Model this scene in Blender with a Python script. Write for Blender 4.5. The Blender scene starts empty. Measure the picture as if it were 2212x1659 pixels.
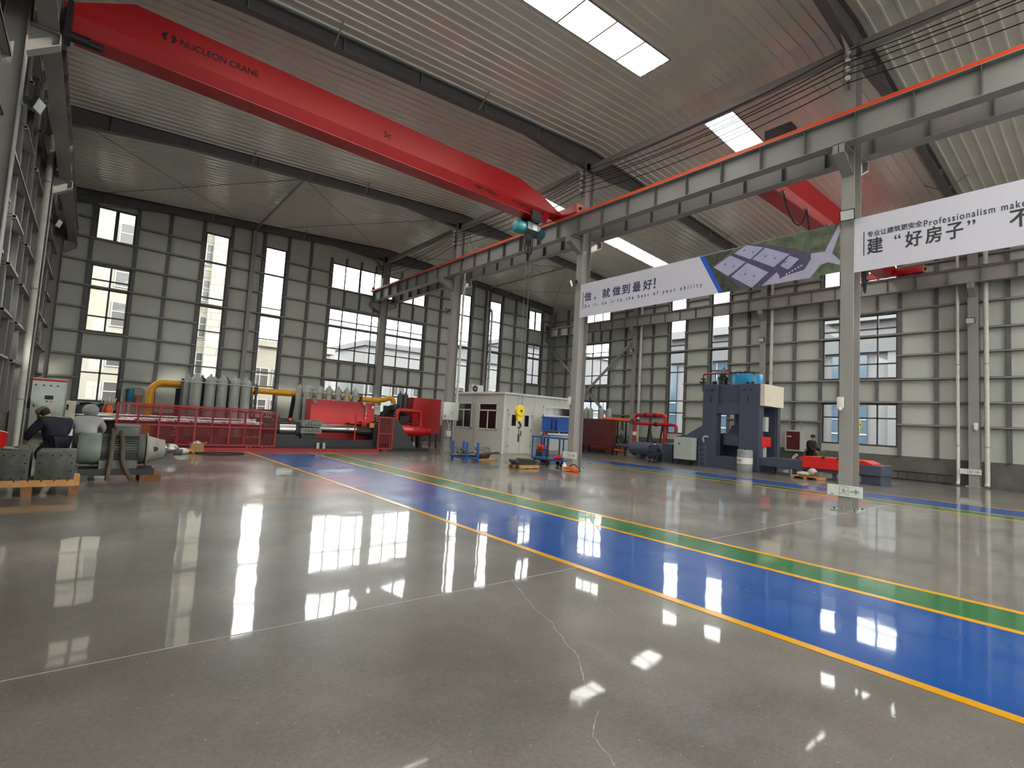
import bpy, bmesh, math, random
from mathutils import Vector, Matrix
random.seed(7)
S = bpy.context.scene
COL = S.collection

# ------------------------------------------------------------------ camera
W_PX, FOCAL_PX = 2212.0, 1108.0
YAW, PITCH, ROLL = 0.686116, 0.072325, 0.057254
cam_data = bpy.data.cameras.new('camera')
cam_data.sensor_width = 36.0
cam_data.lens = 36.0 * FOCAL_PX / W_PX
cam_data.clip_end = 600
cam = bpy.data.objects.new('camera', cam_data)
COL.objects.link(cam)
fw = Vector((math.sin(YAW)*math.cos(PITCH), math.cos(YAW)*math.cos(PITCH), math.sin(PITCH)))
rt = Vector((math.cos(YAW), -math.sin(YAW), 0))
up = rt.cross(fw)
r2 = math.cos(ROLL)*rt + math.sin(ROLL)*up
u2 = -math.sin(ROLL)*rt + math.cos(ROLL)*up
mw = Matrix((r2, u2, -fw)).transposed().to_4x4()
mw.translation = Vector((0, 0, 1.6))
cam.matrix_world = mw
S.camera = cam

# ------------------------------------------------------------------ view, sky, sun
S.view_settings.view_transform = 'Standard'
S.view_settings.look = 'None'
S.view_settings.gamma = 1.0
S.view_settings.use_curve_mapping = False
S.view_settings.exposure = 0.9
SKY_STRENGTH = 7.0
world = bpy.data.worlds.new('overcast_sky')
S.world = world
world.use_nodes = True
wn = world.node_tree
wn.nodes['Background'].inputs[0].default_value = (1.0, 0.985, 0.955, 1)
wn.nodes['Background'].inputs[1].default_value = SKY_STRENGTH
sun_data = bpy.data.lights.new('sun', 'SUN')
sun_data.energy = 4.0
sun_data.angle = math.radians(2.0)
sun_data.color = (1.0, 0.93, 0.82)
sun = bpy.data.objects.new('sun', sun_data)
COL.objects.link(sun)
sun.rotation_euler = Vector((-0.62, 0.62, -0.45)).to_track_quat('-Z', 'Y').to_euler()
S.cycles.use_denoising = True
S.cycles.denoiser = 'OPENIMAGEDENOISE'
S.cycles.max_bounces = 9
S.cycles.diffuse_bounces = 6
S.cycles.glossy_bounces = 4
S.cycles.transmission_bounces = 4
S.cycles.transparent_max_bounces = 12
S.cycles.sample_clamp_indirect = 6.0
S.cycles.caustics_reflective = False
S.cycles.caustics_refractive = False

# ------------------------------------------------------------------ materials
def lin(h):
    out = []
    for i in (0, 2, 4):
        c = int(h[i:i+2], 16)/255.0
        out.append(c/12.92 if c <= 0.04045 else ((c+0.055)/1.055)**2.4)
    return out
MATS = {}
def mat(name, hexcol, rough=0.5, metal=0.0, noise=0.08, scale=6.0, bump=0.0, coat=0.0, spec=0.5):
    """painted / plain surface with a little procedural mottling"""
    if name in MATS: return MATS[name]
    m = bpy.data.materials.new(name); m.use_nodes = True
    nt = m.node_tree; b = nt.nodes['Principled BSDF']
    c = lin(hexcol)
    tc = nt.nodes.new('ShaderNodeTexCoord')
    n = nt.nodes.new('ShaderNodeTexNoise'); n.inputs['Scale'].default_value = scale; n.inputs['Detail'].default_value = 5
    nt.links.new(tc.outputs['Object'], n.inputs['Vector'])
    r = nt.nodes.new('ShaderNodeValToRGB')
    r.color_ramp.elements[0].position = 0.3; r.color_ramp.elements[1].position = 0.7
    r.color_ramp.elements[0].color = [x*(1-noise) for x in c]+[1]
    r.color_ramp.elements[1].color = [min(1, x*(1+noise)) for x in c]+[1]
    nt.links.new(n.outputs['Fac'], r.inputs['Fac'])
    nt.links.new(r.outputs['Color'], b.inputs['Base Color'])
    b.inputs['Roughness'].default_value = rough
    b.inputs['Metallic'].default_value = metal
    b.inputs['Specular IOR Level'].default_value = spec
    b.inputs['Coat Weight'].default_value = coat
    if bump:
        bn = nt.nodes.new('ShaderNodeBump'); bn.inputs['Strength'].default_value = bump; bn.inputs['Distance'].default_value = 0.01
        nt.links.new(n.outputs['Fac'], bn.inputs['Height']); nt.links.new(bn.outputs['Normal'], b.inputs['Normal'])
    MATS[name] = m
    return m
M_PANEL = mat('grey_green_wall_panel', 'b9bcb4', 0.5, noise=0.03, scale=1.5)
M_STEEL = mat('grey_painted_steel', '918e8b', 0.5, noise=0.05, scale=2)
M_DARKSTEEL = mat('dark_grey_painted_steel', '605e5e', 0.5, noise=0.05, scale=2)
M_CONC = mat('rough_concrete_wall', '625f5b', 0.9, noise=0.25, scale=1.2, bump=0.3)
M_RED = mat('crane_red_paint', 'b3151b', 0.35, noise=0.06, scale=1.5)
M_DRED = mat('dark_red_paint', 'a41d20', 0.45, noise=0.1, scale=2)
M_MAROON = mat('maroon_paint', '561515', 0.5, noise=0.1, scale=2)
M_ORANGE = mat('orange_red_rail', 'e8481c', 0.5)
M_RAIL = mat('dull_brown_rail', '6b4a42', 0.6)
M_YEL = mat('yellow_pipe_paint', 'e0a020', 0.4, noise=0.08)
M_HYEL = mat('hoist_yellow', 'e8c81c', 0.4)
M_BLACK = mat('black_paint', '1d1e21', 0.45, noise=0.15)
M_RUB = mat('black_rubber', '161616', 0.7)
M_DGREY = mat('charcoal_paint', '3a3d40', 0.5, noise=0.12)
M_NAVY = mat('navy_grey_press_paint', '474d60', 0.5, noise=0.06, scale=2)
M_BLUE = mat('blue_steel_paint', '1d4f9c', 0.45)
M_TANK = mat('tank_blue', '1b86b8', 0.35)
M_TEAL = mat('hoist_teal', '2f8f97', 0.4)
M_DTEAL = mat('hoist_dark_blue', '2a5366', 0.45)
M_WHITE = mat('white_paint', 'dcdcd6', 0.45, noise=0.03)
M_CAB = mat('pale_green_cabinet', 'c3cdc4', 0.4, noise=0.03)
M_GBOX = mat('light_grey_box', 'b4b8b2', 0.45, noise=0.04)
M_HUT = mat('hut_panel_white', 'c9c7c0', 0.5, noise=0.03)
M_CREAM = mat('cream_panel', 'e2dac6', 0.5, noise=0.04)
M_CYL = mat('grey_gas_bottle', '9da09a', 0.35, noise=0.05)
M_CYLB = mat('dark_blue_gas_bottle', '3a3d55', 0.4)
M_CHROME = mat('polished_steel', 'c9cacc', 0.18, metal=1.0, noise=0.04)
M_IRON = mat('bare_dark_steel', '6b6862', 0.38, metal=0.85, noise=0.3, scale=8)
M_BLOCK = mat('oxidised_steel_block', '50514e', 0.6, metal=0.3, noise=0.25, scale=10, bump=0.2)
M_MOTOR = mat('motor_green_grey', '76847c', 0.45, noise=0.08)
M_MOTORG = mat('motor_grey', '5f635f', 0.5, noise=0.15)
M_BELL = mat('cast_bell_housing', '9c9c90', 0.5, noise=0.15)
M_STRAP = mat('brown_lifting_strap', '5b5145', 0.9, noise=0.2, scale=20)
M_WOOD = mat('pallet_wood', 'b98a55', 0.75, noise=0.2, scale=9)
M_DWOOD = mat('dark_pallet_wood', '7b5534', 0.8, noise=0.25, scale=9)
M_CARD = mat('cardboard', 'b08455', 0.8, noise=0.1)
M_FOIL = mat('crumpled_foil', 'b4b6b8', 0.3, metal=0.9, noise=0.3, scale=18, bump=0.9)
M_ORNG = mat('orange_plastic', 'd8551c', 0.45)
M_REDP = mat('red_plastic', 'd8201c', 0.4)
M_SIGN = mat('sign_board_white', 'd2d6cf', 0.35, noise=0.02)
M_SIGNG = mat('sign_grey_print', '9aa19b', 0.5)
M_NAVYT = mat('navy_print', '26305e', 0.6)
M_INK = mat('charcoal_print', '34363c', 0.6)
M_DINK = mat('black_print', '2a1214', 0.6)
M_BANNER = mat('banner_lavender_white', 'cdcbd8', 0.55, noise=0.02)
M_BBLUE = mat('banner_blue', '2454c4', 0.5)
M_BROOF = mat('print_lilac_roof', 'a7a4c4', 0.6, noise=0.08, scale=3)
M_BROAD = mat('print_lilac_road', 'a9a5bd', 0.6, noise=0.08, scale=5)
M_BSHADE = mat('print_dark_outline', '4a4660', 0.6, noise=0.2)
M_BTREE = mat('print_green_trees', '56604c', 0.7, noise=0.45, scale=5)
M_BTREE2 = mat('print_dark_trees', '3d453b', 0.7, noise=0.45, scale=7)
M_DGLASS = mat('dark_window_glass', '241c20', 0.08, noise=0.1)
M_PVC = mat('white_pvc_pipe', 'c6c6bd', 0.4)
M_SKIN = mat('skin', 'b08468', 0.55)
M_HAIR = mat('black_hair', '18161a', 0.7)
M_NAVYC = mat('navy_workwear', '1d2230', 0.85, noise=0.12, scale=12)
M_BLKC = mat('black_cloth', '15161a', 0.85, noise=0.12, scale=12)
M_GREYC = mat('grey_quilted_cloth', '8a8a8c', 0.85, noise=0.08, scale=12)
M_CAP = mat('khaki_cap_cloth', '76684a', 0.85, noise=0.12, scale=12)
M_SHOE = mat('dark_shoe', '1b1a1a', 0.6)
M_LAMP = mat('unlit_lamp_lens', 'c9cbc6', 0.25)
M_PINK = mat('pink_paint', 'c0736a', 0.5)

def glass_mat():
    m = bpy.data.materials.new('clear_window_glass'); m.use_nodes = True
    nt = m.node_tree; nt.nodes.clear()
    o = nt.nodes.new('ShaderNodeOutputMaterial'); mx = nt.nodes.new('ShaderNodeMixShader')
    t = nt.nodes.new('ShaderNodeBsdfTransparent'); t.inputs[0].default_value = (0.93, 0.95, 0.94, 1)
    g = nt.nodes.new('ShaderNodeBsdfGlossy'); g.inputs['Roughness'].default_value = 0.02
    f = nt.nodes.new('ShaderNodeFresnel'); f.inputs[0].default_value = 1.3
    nt.links.new(f.outputs[0], mx.inputs[0]); nt.links.new(t.outputs[0], mx.inputs[1]); nt.links.new(g.outputs[0], mx.inputs[2])
    nt.links.new(mx.outputs[0], o.inputs[0])
    return m
M_GLASS = glass_mat()
def skylight_mat():
    m = bpy.data.materials.new('translucent_skylight_sheet'); m.use_nodes = True
    nt = m.node_tree; nt.nodes.clear()
    o = nt.nodes.new('ShaderNodeOutputMaterial'); mx = nt.nodes.new('ShaderNodeMixShader'); mx.inputs[0].default_value = 0.25
    t = nt.nodes.new('ShaderNodeBsdfTransparent'); t.inputs[0].default_value = (0.95, 0.95, 0.93, 1)
    g = nt.nodes.new('ShaderNodeBsdfTranslucent'); g.inputs[0].default_value = (0.85, 0.85, 0.82, 1)
    nt.links.new(t.outputs[0], mx.inputs[1]); nt.links.new(g.outputs[0], mx.inputs[2]); nt.links.new(mx.outputs[0], o.inputs[0])
    return m
M_SKYL = skylight_mat()
def mesh_screen_mat():
    """red perforated safety mesh: procedural grid of holes"""
    m = bpy.data.materials.new('red_safety_mesh'); m.use_nodes = True
    nt = m.node_tree; b = nt.nodes['Principled BSDF']
    b.inputs['Base Color'].default_value = lin('8e1a1e')+[1]; b.inputs['Roughness'].default_value = 0.5
    tc = nt.nodes.new('ShaderNodeTexCoord'); sx = nt.nodes.new('ShaderNodeSeparateXYZ')
    nt.links.new(tc.outputs['Object'], sx.inputs[0])
    vals = []
    for ax in ('X', 'Z'):
        md = nt.nodes.new('ShaderNodeMath'); md.operation = 'PINGPONG'; md.inputs[1].default_value = 0.02
        nt.links.new(sx.outputs[ax], md.inputs[0])
        gt = nt.nodes.new('ShaderNodeMath'); gt.operation = 'GREATER_THAN'; gt.inputs[1].default_value = 0.0035
        nt.links.new(md.outputs[0], gt.inputs[0]); vals.append(gt)
    mu = nt.nodes.new('ShaderNodeMath'); mu.operation = 'MULTIPLY'
    nt.links.new(vals[0].outputs[0], mu.inputs[0]); nt.links.new(vals[1].outputs[0], mu.inputs[1])
    inv = nt.nodes.new('ShaderNodeMath'); inv.operation = 'SUBTRACT'; inv.inputs[0].default_value = 1.0
    nt.links.new(mu.outputs[0], inv.inputs[1]); nt.links.new(inv.outputs[0], b.inputs['Alpha'])
    return m
M_MESH = mesh_screen_mat()

def floor_mat(name, dark, light, rough, speck=True, coat=0.0, wob=1.0):
    m = bpy.data.materials.new(name); m.use_nodes = True
    nt = m.node_tree; b = nt.nodes['Principled BSDF']; L = nt.links.new
    tc = nt.nodes.new('ShaderNodeTexCoord')
    def nz(scale, detail, rough_=0.55):
        n = nt.nodes.new('ShaderNodeTexNoise'); n.inputs['Scale'].default_value = scale
        n.inputs['Detail'].default_value = detail; n.inputs['Roughness'].default_value = rough_
        L(tc.outputs['Object'], n.inputs['Vector']); return n
    n1 = nz(0.55, 8, 0.6)
    r1 = nt.nodes.new('ShaderNodeValToRGB'); e = r1.color_ramp.elements
    e[0].position = 0.32; e[1].position = 0.68; e[0].color = lin(dark)+[1]; e[1].color = lin(light)+[1]
    L(n1.outputs['Fac'], r1.inputs['Fac'])
    last = r1.outputs['Color']
    if speck:
        n2 = nz(38, 4, 0.7)
        mx = nt.nodes.new('ShaderNodeMixRGB'); mx.blend_type = 'OVERLAY'; mx.inputs[0].default_value = 0.4
        L(last, mx.inputs[1]); L(n2.outputs['Fac'], mx.inputs[2]); last = mx.outputs[0]
        for sc, th, colr, amt in ((26, 0.10, (0.62, 0.6, 0.56, 1), 0.55), (34, 0.11, (0.05, 0.05, 0.05, 1), 0.6)):
            v = nt.nodes.new('ShaderNodeTexVoronoi'); v.inputs['Scale'].default_value = sc
            L(tc.outputs['Object'], v.inputs['Vector'])
            lt = nt.nodes.new('ShaderNodeMath'); lt.operation = 'LESS_THAN'; lt.inputs[1].default_value = th
            L(v.outputs['Distance'], lt.inputs[0])
            sp = nt.nodes.new('ShaderNodeSeparateColor'); L(v.outputs['Color'], sp.inputs[0])
            rare = nt.nodes.new('ShaderNodeMath'); rare.operation = 'GREATER_THAN'; rare.inputs[1].default_value = 0.78
            L(sp.outputs[0], rare.inputs[0])
            ml = nt.nodes.new('ShaderNodeMath'); ml.operation = 'MULTIPLY'; L(lt.outputs[0], ml.inputs[0]); L(rare.outputs[0], ml.inputs[1])
            m2 = nt.nodes.new('ShaderNodeMath'); m2.operation = 'MULTIPLY'; m2.inputs[1].default_value = amt; L(ml.outputs[0], m2.inputs[0])
            mc = nt.nodes.new('ShaderNodeMixRGB'); L(m2.outputs[0], mc.inputs[0]); L(last, mc.inputs[1]); mc.inputs[2].default_value = colr
            last = mc.outputs[0]
    L(last, b.inputs['Base Color'])
    n3 = nz(1.3, 3, 0.5)
    rr = nt.nodes.new('ShaderNodeMapRange'); rr.inputs['To Min'].default_value = rough*0.6; rr.inputs['To Max'].default_value = rough*1.5
    L(n3.outputs['Fac'], rr.inputs['Value']); L(rr.outputs[0], b.inputs['Roughness'])
    b.inputs['Specular IOR Level'].default_value = 0.12; b.inputs['Coat Weight'].default_value = coat; b.inputs['Coat Roughness'].default_value = 0.04; b.inputs['Coat IOR'].default_value = 1.42
    n4 = nz(1.8, 1.0, 0.35)
    bp = nt.nodes.new('ShaderNodeBump'); bp.inputs['Strength'].default_value = 1.0; bp.inputs['Distance'].default_value = 0.0024*wob
    n5 = nz(13.0, 2.0, 0.5); ad = nt.nodes.new('ShaderNodeMath'); ad.operation = 'MULTIPLY_ADD'; ad.inputs[1].default_value = 0.03
    L(n5.outputs['Fac'], ad.inputs[0]); L(n4.outputs['Fac'], ad.inputs[2]); L(ad.outputs[0], bp.inputs['Height']); L(bp.outputs['Normal'], b.inputs['Normal']); L(bp.outputs['Normal'], b.inputs['Coat Normal'])
    return m
M_FLOOR = floor_mat('polished_concrete', '5e5a55', '837e77', 0.32, coat=0.7)
M_FBLUE = floor_mat('blue_epoxy', '034591', '084e9c', 0.3, speck=False, coat=0.6)
M_FGREEN = floor_mat('green_epoxy', '1d6334', '25703d', 0.3, speck=False, coat=0.6)
M_FYEL = floor_mat('yellow_line_paint', 'c98d14', 'd69c1e', 0.22, speck=False)
M_JOINT = mat('joint_filler', 'b3aea4', 0.6, noise=0.15, scale=4)
def roof_mat():
    m = mat('white_coated_roof_sheet', 'dad9cd', 0.2, noise=0.05, scale=0.7, spec=0.7)
    return m
M_ROOF = roof_mat()

# ------------------------------------------------------------------ mesh builder
class MB:
    def __init__(self): self.v = []; self.f = []; self.mi = []
    def add(self, vs, fs, mi=0):
        o = len(self.v); self.v += [tuple(p) for p in vs]
        self.f += [tuple(i+o for i in f) for f in fs]; self.mi += [mi]*len(fs); return self
    def box(self, x0, x1, y0, y1, z0, z1, mi=0):
        return self.add([(x0,y0,z0),(x1,y0,z0),(x1,y1,z0),(x0,y1,z0),(x0,y0,z1),(x1,y0,z1),(x1,y1,z1),(x0,y1,z1)],
            [(0,3,2,1),(4,5,6,7),(0,1,5,4),(1,2,6,5),(2,3,7,6),(3,0,4,7)], mi)
    def prism(self, poly, axis, a, b, mi=0):
        """poly: 2D points in the other two axes (order xyz), extruded from a to b along axis"""
        def P(p, t): q = list(p); q.insert(axis, t); return tuple(q)
        n = len(poly); vs = [P(p, a) for p in poly]+[P(p, b) for p in poly]
        fs = [tuple(range(n))[::-1], tuple(range(n, 2*n))]+[(i, (i+1) % n, n+(i+1) % n, n+i) for i in range(n)]
        return self.add(vs, fs, mi)
    def tube(self, pts, r, n=10, caps=True, mi=0):
        pts = [Vector(p) for p in pts]
        rs = r if isinstance(r, (list, tuple)) else [r]*len(pts)
        vs = []; fs = []; prev = None
        for i, p in enumerate(pts):
            if i == 0: d = pts[1]-pts[0]
            elif i == len(pts)-1: d = pts[-1]-pts[-2]
            else: d = (pts[i+1]-p).normalized()+(p-pts[i-1]).normalized()
            if d.length < 1e-9: d = Vector((0, 0, 1))
            d.normalize()
            if prev is None:
                a = d.orthogonal().normalized()
            else:
                a = (prev-d*prev.dot(d))
                a = a.normalized() if a.length > 1e-6 else d.orthogonal().normalized()
            prev = a; b = d.cross(a)
            for k in range(n):
                t = 2*math.pi*k/n
                vs.append(p+(a*math.cos(t)+b*math.sin(t))*rs[i])
        for i in range(len(pts)-1):
            for k in range(n):
                fs.append((i*n+k, i*n+(k+1) % n, (i+1)*n+(k+1) % n, (i+1)*n+k))
        if caps:
            fs.append(tuple(range(n))[::-1]); fs.append(tuple(range((len(pts)-1)*n, len(pts)*n)))
        return self.add(vs, fs, mi)
    def bar(self, p, q, w, h, mi=0, upv=(0, 0, 1)):
        """rectangular bar from p to q, w sideways, h in the up direction"""
        p = Vector(p); q = Vector(q); d = (q-p).normalized(); u = Vector(upv)
        s = d.cross(u)
        if s.length < 1e-4: s = d.cross(Vector((1, 0, 0)))
        s.normalize(); u = s.cross(d)
        vs = [e+s*(a*w/2)+u*(b*h/2) for e in (p, q) for a, b in ((-1,-1),(1,-1),(1,1),(-1,1))]
        return self.add(vs, [(0,1,2,3),(7,6,5,4),(0,4,5,1),(1,5,6,2),(2,6,7,3),(3,7,4,0)], mi)
    def lathe(self, prof, c, n=20, axis=2, mi=0):
        """prof: (radius, height) pairs along axis from centre c"""
        vs = []; fs = []; m = len(prof)
        for k in range(n):
            t = 2*math.pi*k/n
            for r, h in prof:
                q = [r*math.cos(t), r*math.sin(t)]; q.insert(axis, h)
                vs.append((c[0]+q[0], c[1]+q[1], c[2]+q[2]))
        for k in range(n):
            k2 = (k+1) % n
            for i in range(m-1):
                fs.append((k*m+i, k2*m+i, k2*m+i+1, k*m+i+1))
        fs.append(tuple(k*m for k in range(n))[::-1]); fs.append(tuple(k*m+m-1 for k in range(n)))
        return self.add(vs, fs, mi)
    def ball(self, c, r, n=12, sx=1, sy=1, sz=1, mi=0):
        prof = [(max(1e-4, r*math.sin(math.pi*i/n)), -r*math.cos(math.pi*i/n)) for i in range(n+1)]
        vs = []; fs = []; m = n+1; seg = 2*n
        for k in range(seg):
            t = 2*math.pi*k/seg
            for q, h in prof: vs.append((c[0]+q*math.cos(t)*sx, c[1]+q*math.sin(t)*sy, c[2]+h*sz))
        for k in range(seg):
            k2 = (k+1) % seg
            for i in range(m-1): fs.append((k*m+i, k2*m+i, k2*m+i+1, k*m+i+1))
        return self.add(vs, fs, mi)
    def build(self, name, material, parent=None, off=(0, 0, 0), smooth=True, bevel=0.0):
        me = bpy.data.meshes.new(name)
        me.from_pydata([(x-off[0], y-off[1], z-off[2]) for x, y, z in self.v], [], self.f)
        bm = bmesh.new(); bm.from_mesh(me)
        bmesh.ops.remove_doubles(bm, verts=bm.verts, dist=1e-5)
        bmesh.ops.recalc_face_normals(bm, faces=bm.faces)
        if bevel:
            bmesh.ops.bevel(bm, geom=[e for e in bm.edges if len(e.link_faces) == 2 and e.calc_face_angle(0) > 0.6], offset=bevel, segments=2, affect='EDGES', profile=0.5)
        bm.to_mesh(me); bm.free()
        ms = material if isinstance(material, (list, tuple)) else [material]
        for mm in ms: me.materials.append(mm)
        if len(ms) > 1 and len(me.polygons) == len(self.mi): me.polygons.foreach_set('material_index', self.mi)
        if smooth and len(me.polygons):
            me.polygons.foreach_set('use_smooth', [True]*len(me.polygons))
            me.set_sharp_from_angle(angle=0.65)
        o = bpy.data.objects.new(name, me); COL.objects.link(o)
        if parent is not None: o.parent = parent
        else: o.location = off
        return o

class Thing:
    """an Empty at the thing's base; parts are given in world coordinates"""
    def __init__(self, name, label, cat, loc, group=None, kind=None):
        self.o = bpy.data.objects.new(name, None); COL.objects.link(self.o)
        self.o.empty_display_size = 0.2
        self.loc = Vector(loc); self.o.location = self.loc
        tag(self.o, label, cat, group, kind)
    def part(self, name, mb, material, parent=None, smooth=True, bevel=0.0, label=None):
        o = mb.build(name, material, parent or self.o, self.loc, smooth, bevel)
        if label: o['label'] = label
        return o
def tag(o, label, cat, group=None, kind=None):
    if label: o['label'] = label
    if cat: o['category'] = cat
    if group: o['group'] = group
    if kind: o['kind'] = kind
    return o
def copy_tree(o, parent=None):
    c = o.copy(); COL.objects.link(c)
    if parent is not None: c.parent = parent
    for ch in list(o.children): copy_tree(ch, c)
    return c
def single(name, mb, material, label, cat, loc, group=None, kind=None, **kw):
    return tag(mb.build(name, material, None, loc, **kw), label, cat, group, kind)

def arc(c, r, a0, a1, n, plane='xz'):
    out = []
    for i in range(n+1):
        t = math.radians(a0+(a1-a0)*i/n); u, v = r*math.cos(t), r*math.sin(t)
        out.append((c[0]+u, c[1], c[2]+v) if plane == 'xz' else ((c[0], c[1]+u, c[2]+v) if plane == 'yz' else (c[0]+u, c[1]+v, c[2])))
    return out
def smooth_path(pts, n=5):
    """Catmull-Rom through the points"""
    P = [Vector(p) for p in pts]; P = [P[0]*2-P[1]]+P+[P[-1]*2-P[-2]]; out = []
    for i in range(1, len(P)-2):
        for k in range(n):
            t = k/n; a, b, c, d = P[i-1:i+3]
            out.append(0.5*((2*b)+(c-a)*t+(2*a-5*b+4*c-d)*t*t+(3*b-a-3*c+d)*t**3))
    out.append(P[-2]); return out

def lettering(text, origin, xd, yd, height, material, thing, width=None, depth=0.002, name='lettering', parent=None, bold=0.0, spacing=1.0):
    """flat raised letters: origin = lower left corner of the ink, height/width of the ink box"""
    cu = bpy.data.curves.new('text_curve', 'FONT'); cu.body = text; cu.size = 1.0; cu.space_character = spacing
    t = bpy.data.objects.new('text_tmp', cu); COL.objects.link(t)
    dg = bpy.context.evaluated_depsgraph_get()
    me = bpy.data.meshes.new_from_object(t.evaluated_get(dg))
    bpy.data.objects.remove(t); bpy.data.curves.remove(cu)
    if not len(me.vertices): return None
    xs = [v.co.x for v in me.vertices]; ys = [v.co.y for v in me.vertices]
    x0, y0 = min(xs), min(ys); sy = height/(max(ys)-y0); sx = (width/(max(xs)-x0)) if width else sy
    X = Vector(xd).normalized(); Y = Vector(yd).normalized(); N = X.cross(Y)
    o_ = Vector(origin)
    mb = MB()
    for i, (bx_, by_) in enumerate(((0, 0),) if not bold else ((-1, -1), (1, 1), (-1, 1), (1, -1), (0, 0))):   # heavier strokes
        mb.add([tuple(o_+X*((v.co.x-x0)*sx+bx_*bold*height)+Y*((v.co.y-y0)*sy+by_*bold*height)+N*(depth+i*0.0004)) for v in me.vertices], [tuple(p.vertices) for p in me.polygons])
    bpy.data.meshes.remove(me)
    me2 = bpy.data.meshes.new(name)
    me2.from_pydata([(x-thing.loc.x, y-thing.loc.y, z-thing.loc.z) for x, y, z in mb.v], [], mb.f)
    me2.materials.append(material)
    ob = bpy.data.objects.new(name, me2); COL.objects.link(ob); ob.parent = parent or thing.o
    return ob

# ================================================================== the hall
XL, XR, YB, YF = -1.85, 28.5, 30.0, -13.0       # inner faces of the wall panels
XM = 13.63                                      # ridge and middle column row
COLY = (-12.95, -4.35, 4.23, 12.87, 21.45, 29.7)
def roof_z(x): return 11.9-0.0695*abs(x-XM)

# ---- floor with its painted lanes
fl = bpy.data.objects.new('floor', None); COL.objects.link(fl)
tag(fl, 'polished grey concrete workshop floor with painted lanes', 'floor', kind='structure')
MB().box(XL-0.3, XR+0.3, YF-0.3, YB+0.3, -0.3, 0).build('concrete_slab', M_FLOOR, fl)
def strip(name, m, x0, x1, y0, y1, z=0.002): MB().box(x0, x1, y0, y1, -0.01, z).build(name, m, fl)
strip('blue_lane', M_FBLUE, 4.44, 6.49, -12, 19.0)
strip('green_lane', M_FGREEN, 6.49, 7.27, -12, 19.0)
for x in (4.44, 6.49, 7.27): strip('yellow_line', M_FYEL, x-0.05, x+0.05, -12, 19.9, 0.004)
strip('blue_lane', M_FBLUE, 17.35, 19.2, -12, 26)
strip('green_lane', M_FGREEN, 16.5, 17.35, -12, 26)
for x in (16.5, 17.35, 19.2): strip('yellow_line', M_FYEL, x-0.045, x+0.045, -12, 26, 0.004)
strip('floor_joint', M_JOINT, XL, 4.39, 4.03, 4.037, 0.0015)
strip('floor_joint', M_JOINT, 7.33, 16.4, 4.11, 4.117, 0.0015)
cm = MB()
for crk in ([(3.482, 4.081), (3.397, 3.927), (3.328, 3.762), (3.206, 3.515), (3.102, 3.278), (3.064, 3.123), (3.032, 3.008), (2.961, 2.913), (2.918, 2.789), (2.856, 2.704), (2.819, 2.575), (2.756, 2.472), (2.677, 2.381), (2.59, 2.276), (2.5, 2.179)], [(2.374, 1.961), (2.307, 1.924), (2.214, 1.859), (2.16, 1.814), (2.133, 1.741), (2.12, 1.706), (2.107, 1.652), (2.074, 1.602)]):
    for (a, b), (c, d) in zip(crk, crk[1:]):
        p0 = (a, b)
        for k in range(1, 4):
            t = k/3; q = (a+(c-a)*t+random.uniform(-.006, .006)*(k < 3), b+(d-b)*t+random.uniform(-.006, .006)*(k < 3))
            cm.bar((p0[0], p0[1], 0), (q[0], q[1], 0), random.uniform(0.0015, 0.005), 0.002); p0 = q
cm.build('hairline_crack', M_JOINT, fl)

# ---- walls: panels with window openings, concrete base, girts and posts
def panel_grid(lo, hi, z0, z1f, holes, fixed, axis, thick):
    """wall panel along one axis with rectangular holes (a0,a1,z0,z1); z1f gives the roof height"""
    mb = MB()
    As = sorted({lo, hi}|{h[0] for h in holes}|{h[1] for h in holes}|({XM} if axis == 0 else set()))
    Zs = sorted({z0}|{h[2] for h in holes}|{h[3] for h in holes})
    t0, t1 = min(fixed, fixed+thick), max(fixed, fixed+thick)
    for a0, a1 in zip(As, As[1:]):
        for i, za in enumerate(Zs):
            last = i == len(Zs)-1
            ac = (a0+a1)/2
            if not last:
                zb = Zs[i+1]; zc = (za+zb)/2
                if any(h[0] < ac < h[1] and h[2] < zc < h[3] for h in holes): continue
                if axis == 0: mb.box(a0, a1, t0, t1, za, zb)
                else: mb.box(t0, t1, a0, a1, za, zb)
            else:
                if axis == 0: mb.prism([(a0, za), (a1, za), (a1, z1f(a1)), (a0, z1f(a0))], 1, t0, t1)
                else: mb.box(t0, t1, a0, a1, za, z1f(0))
    return mb
GZ = (2.45, 3.46, 4.5, 5.6, 6.6, 7.72, 8.8, 9.7)
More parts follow.
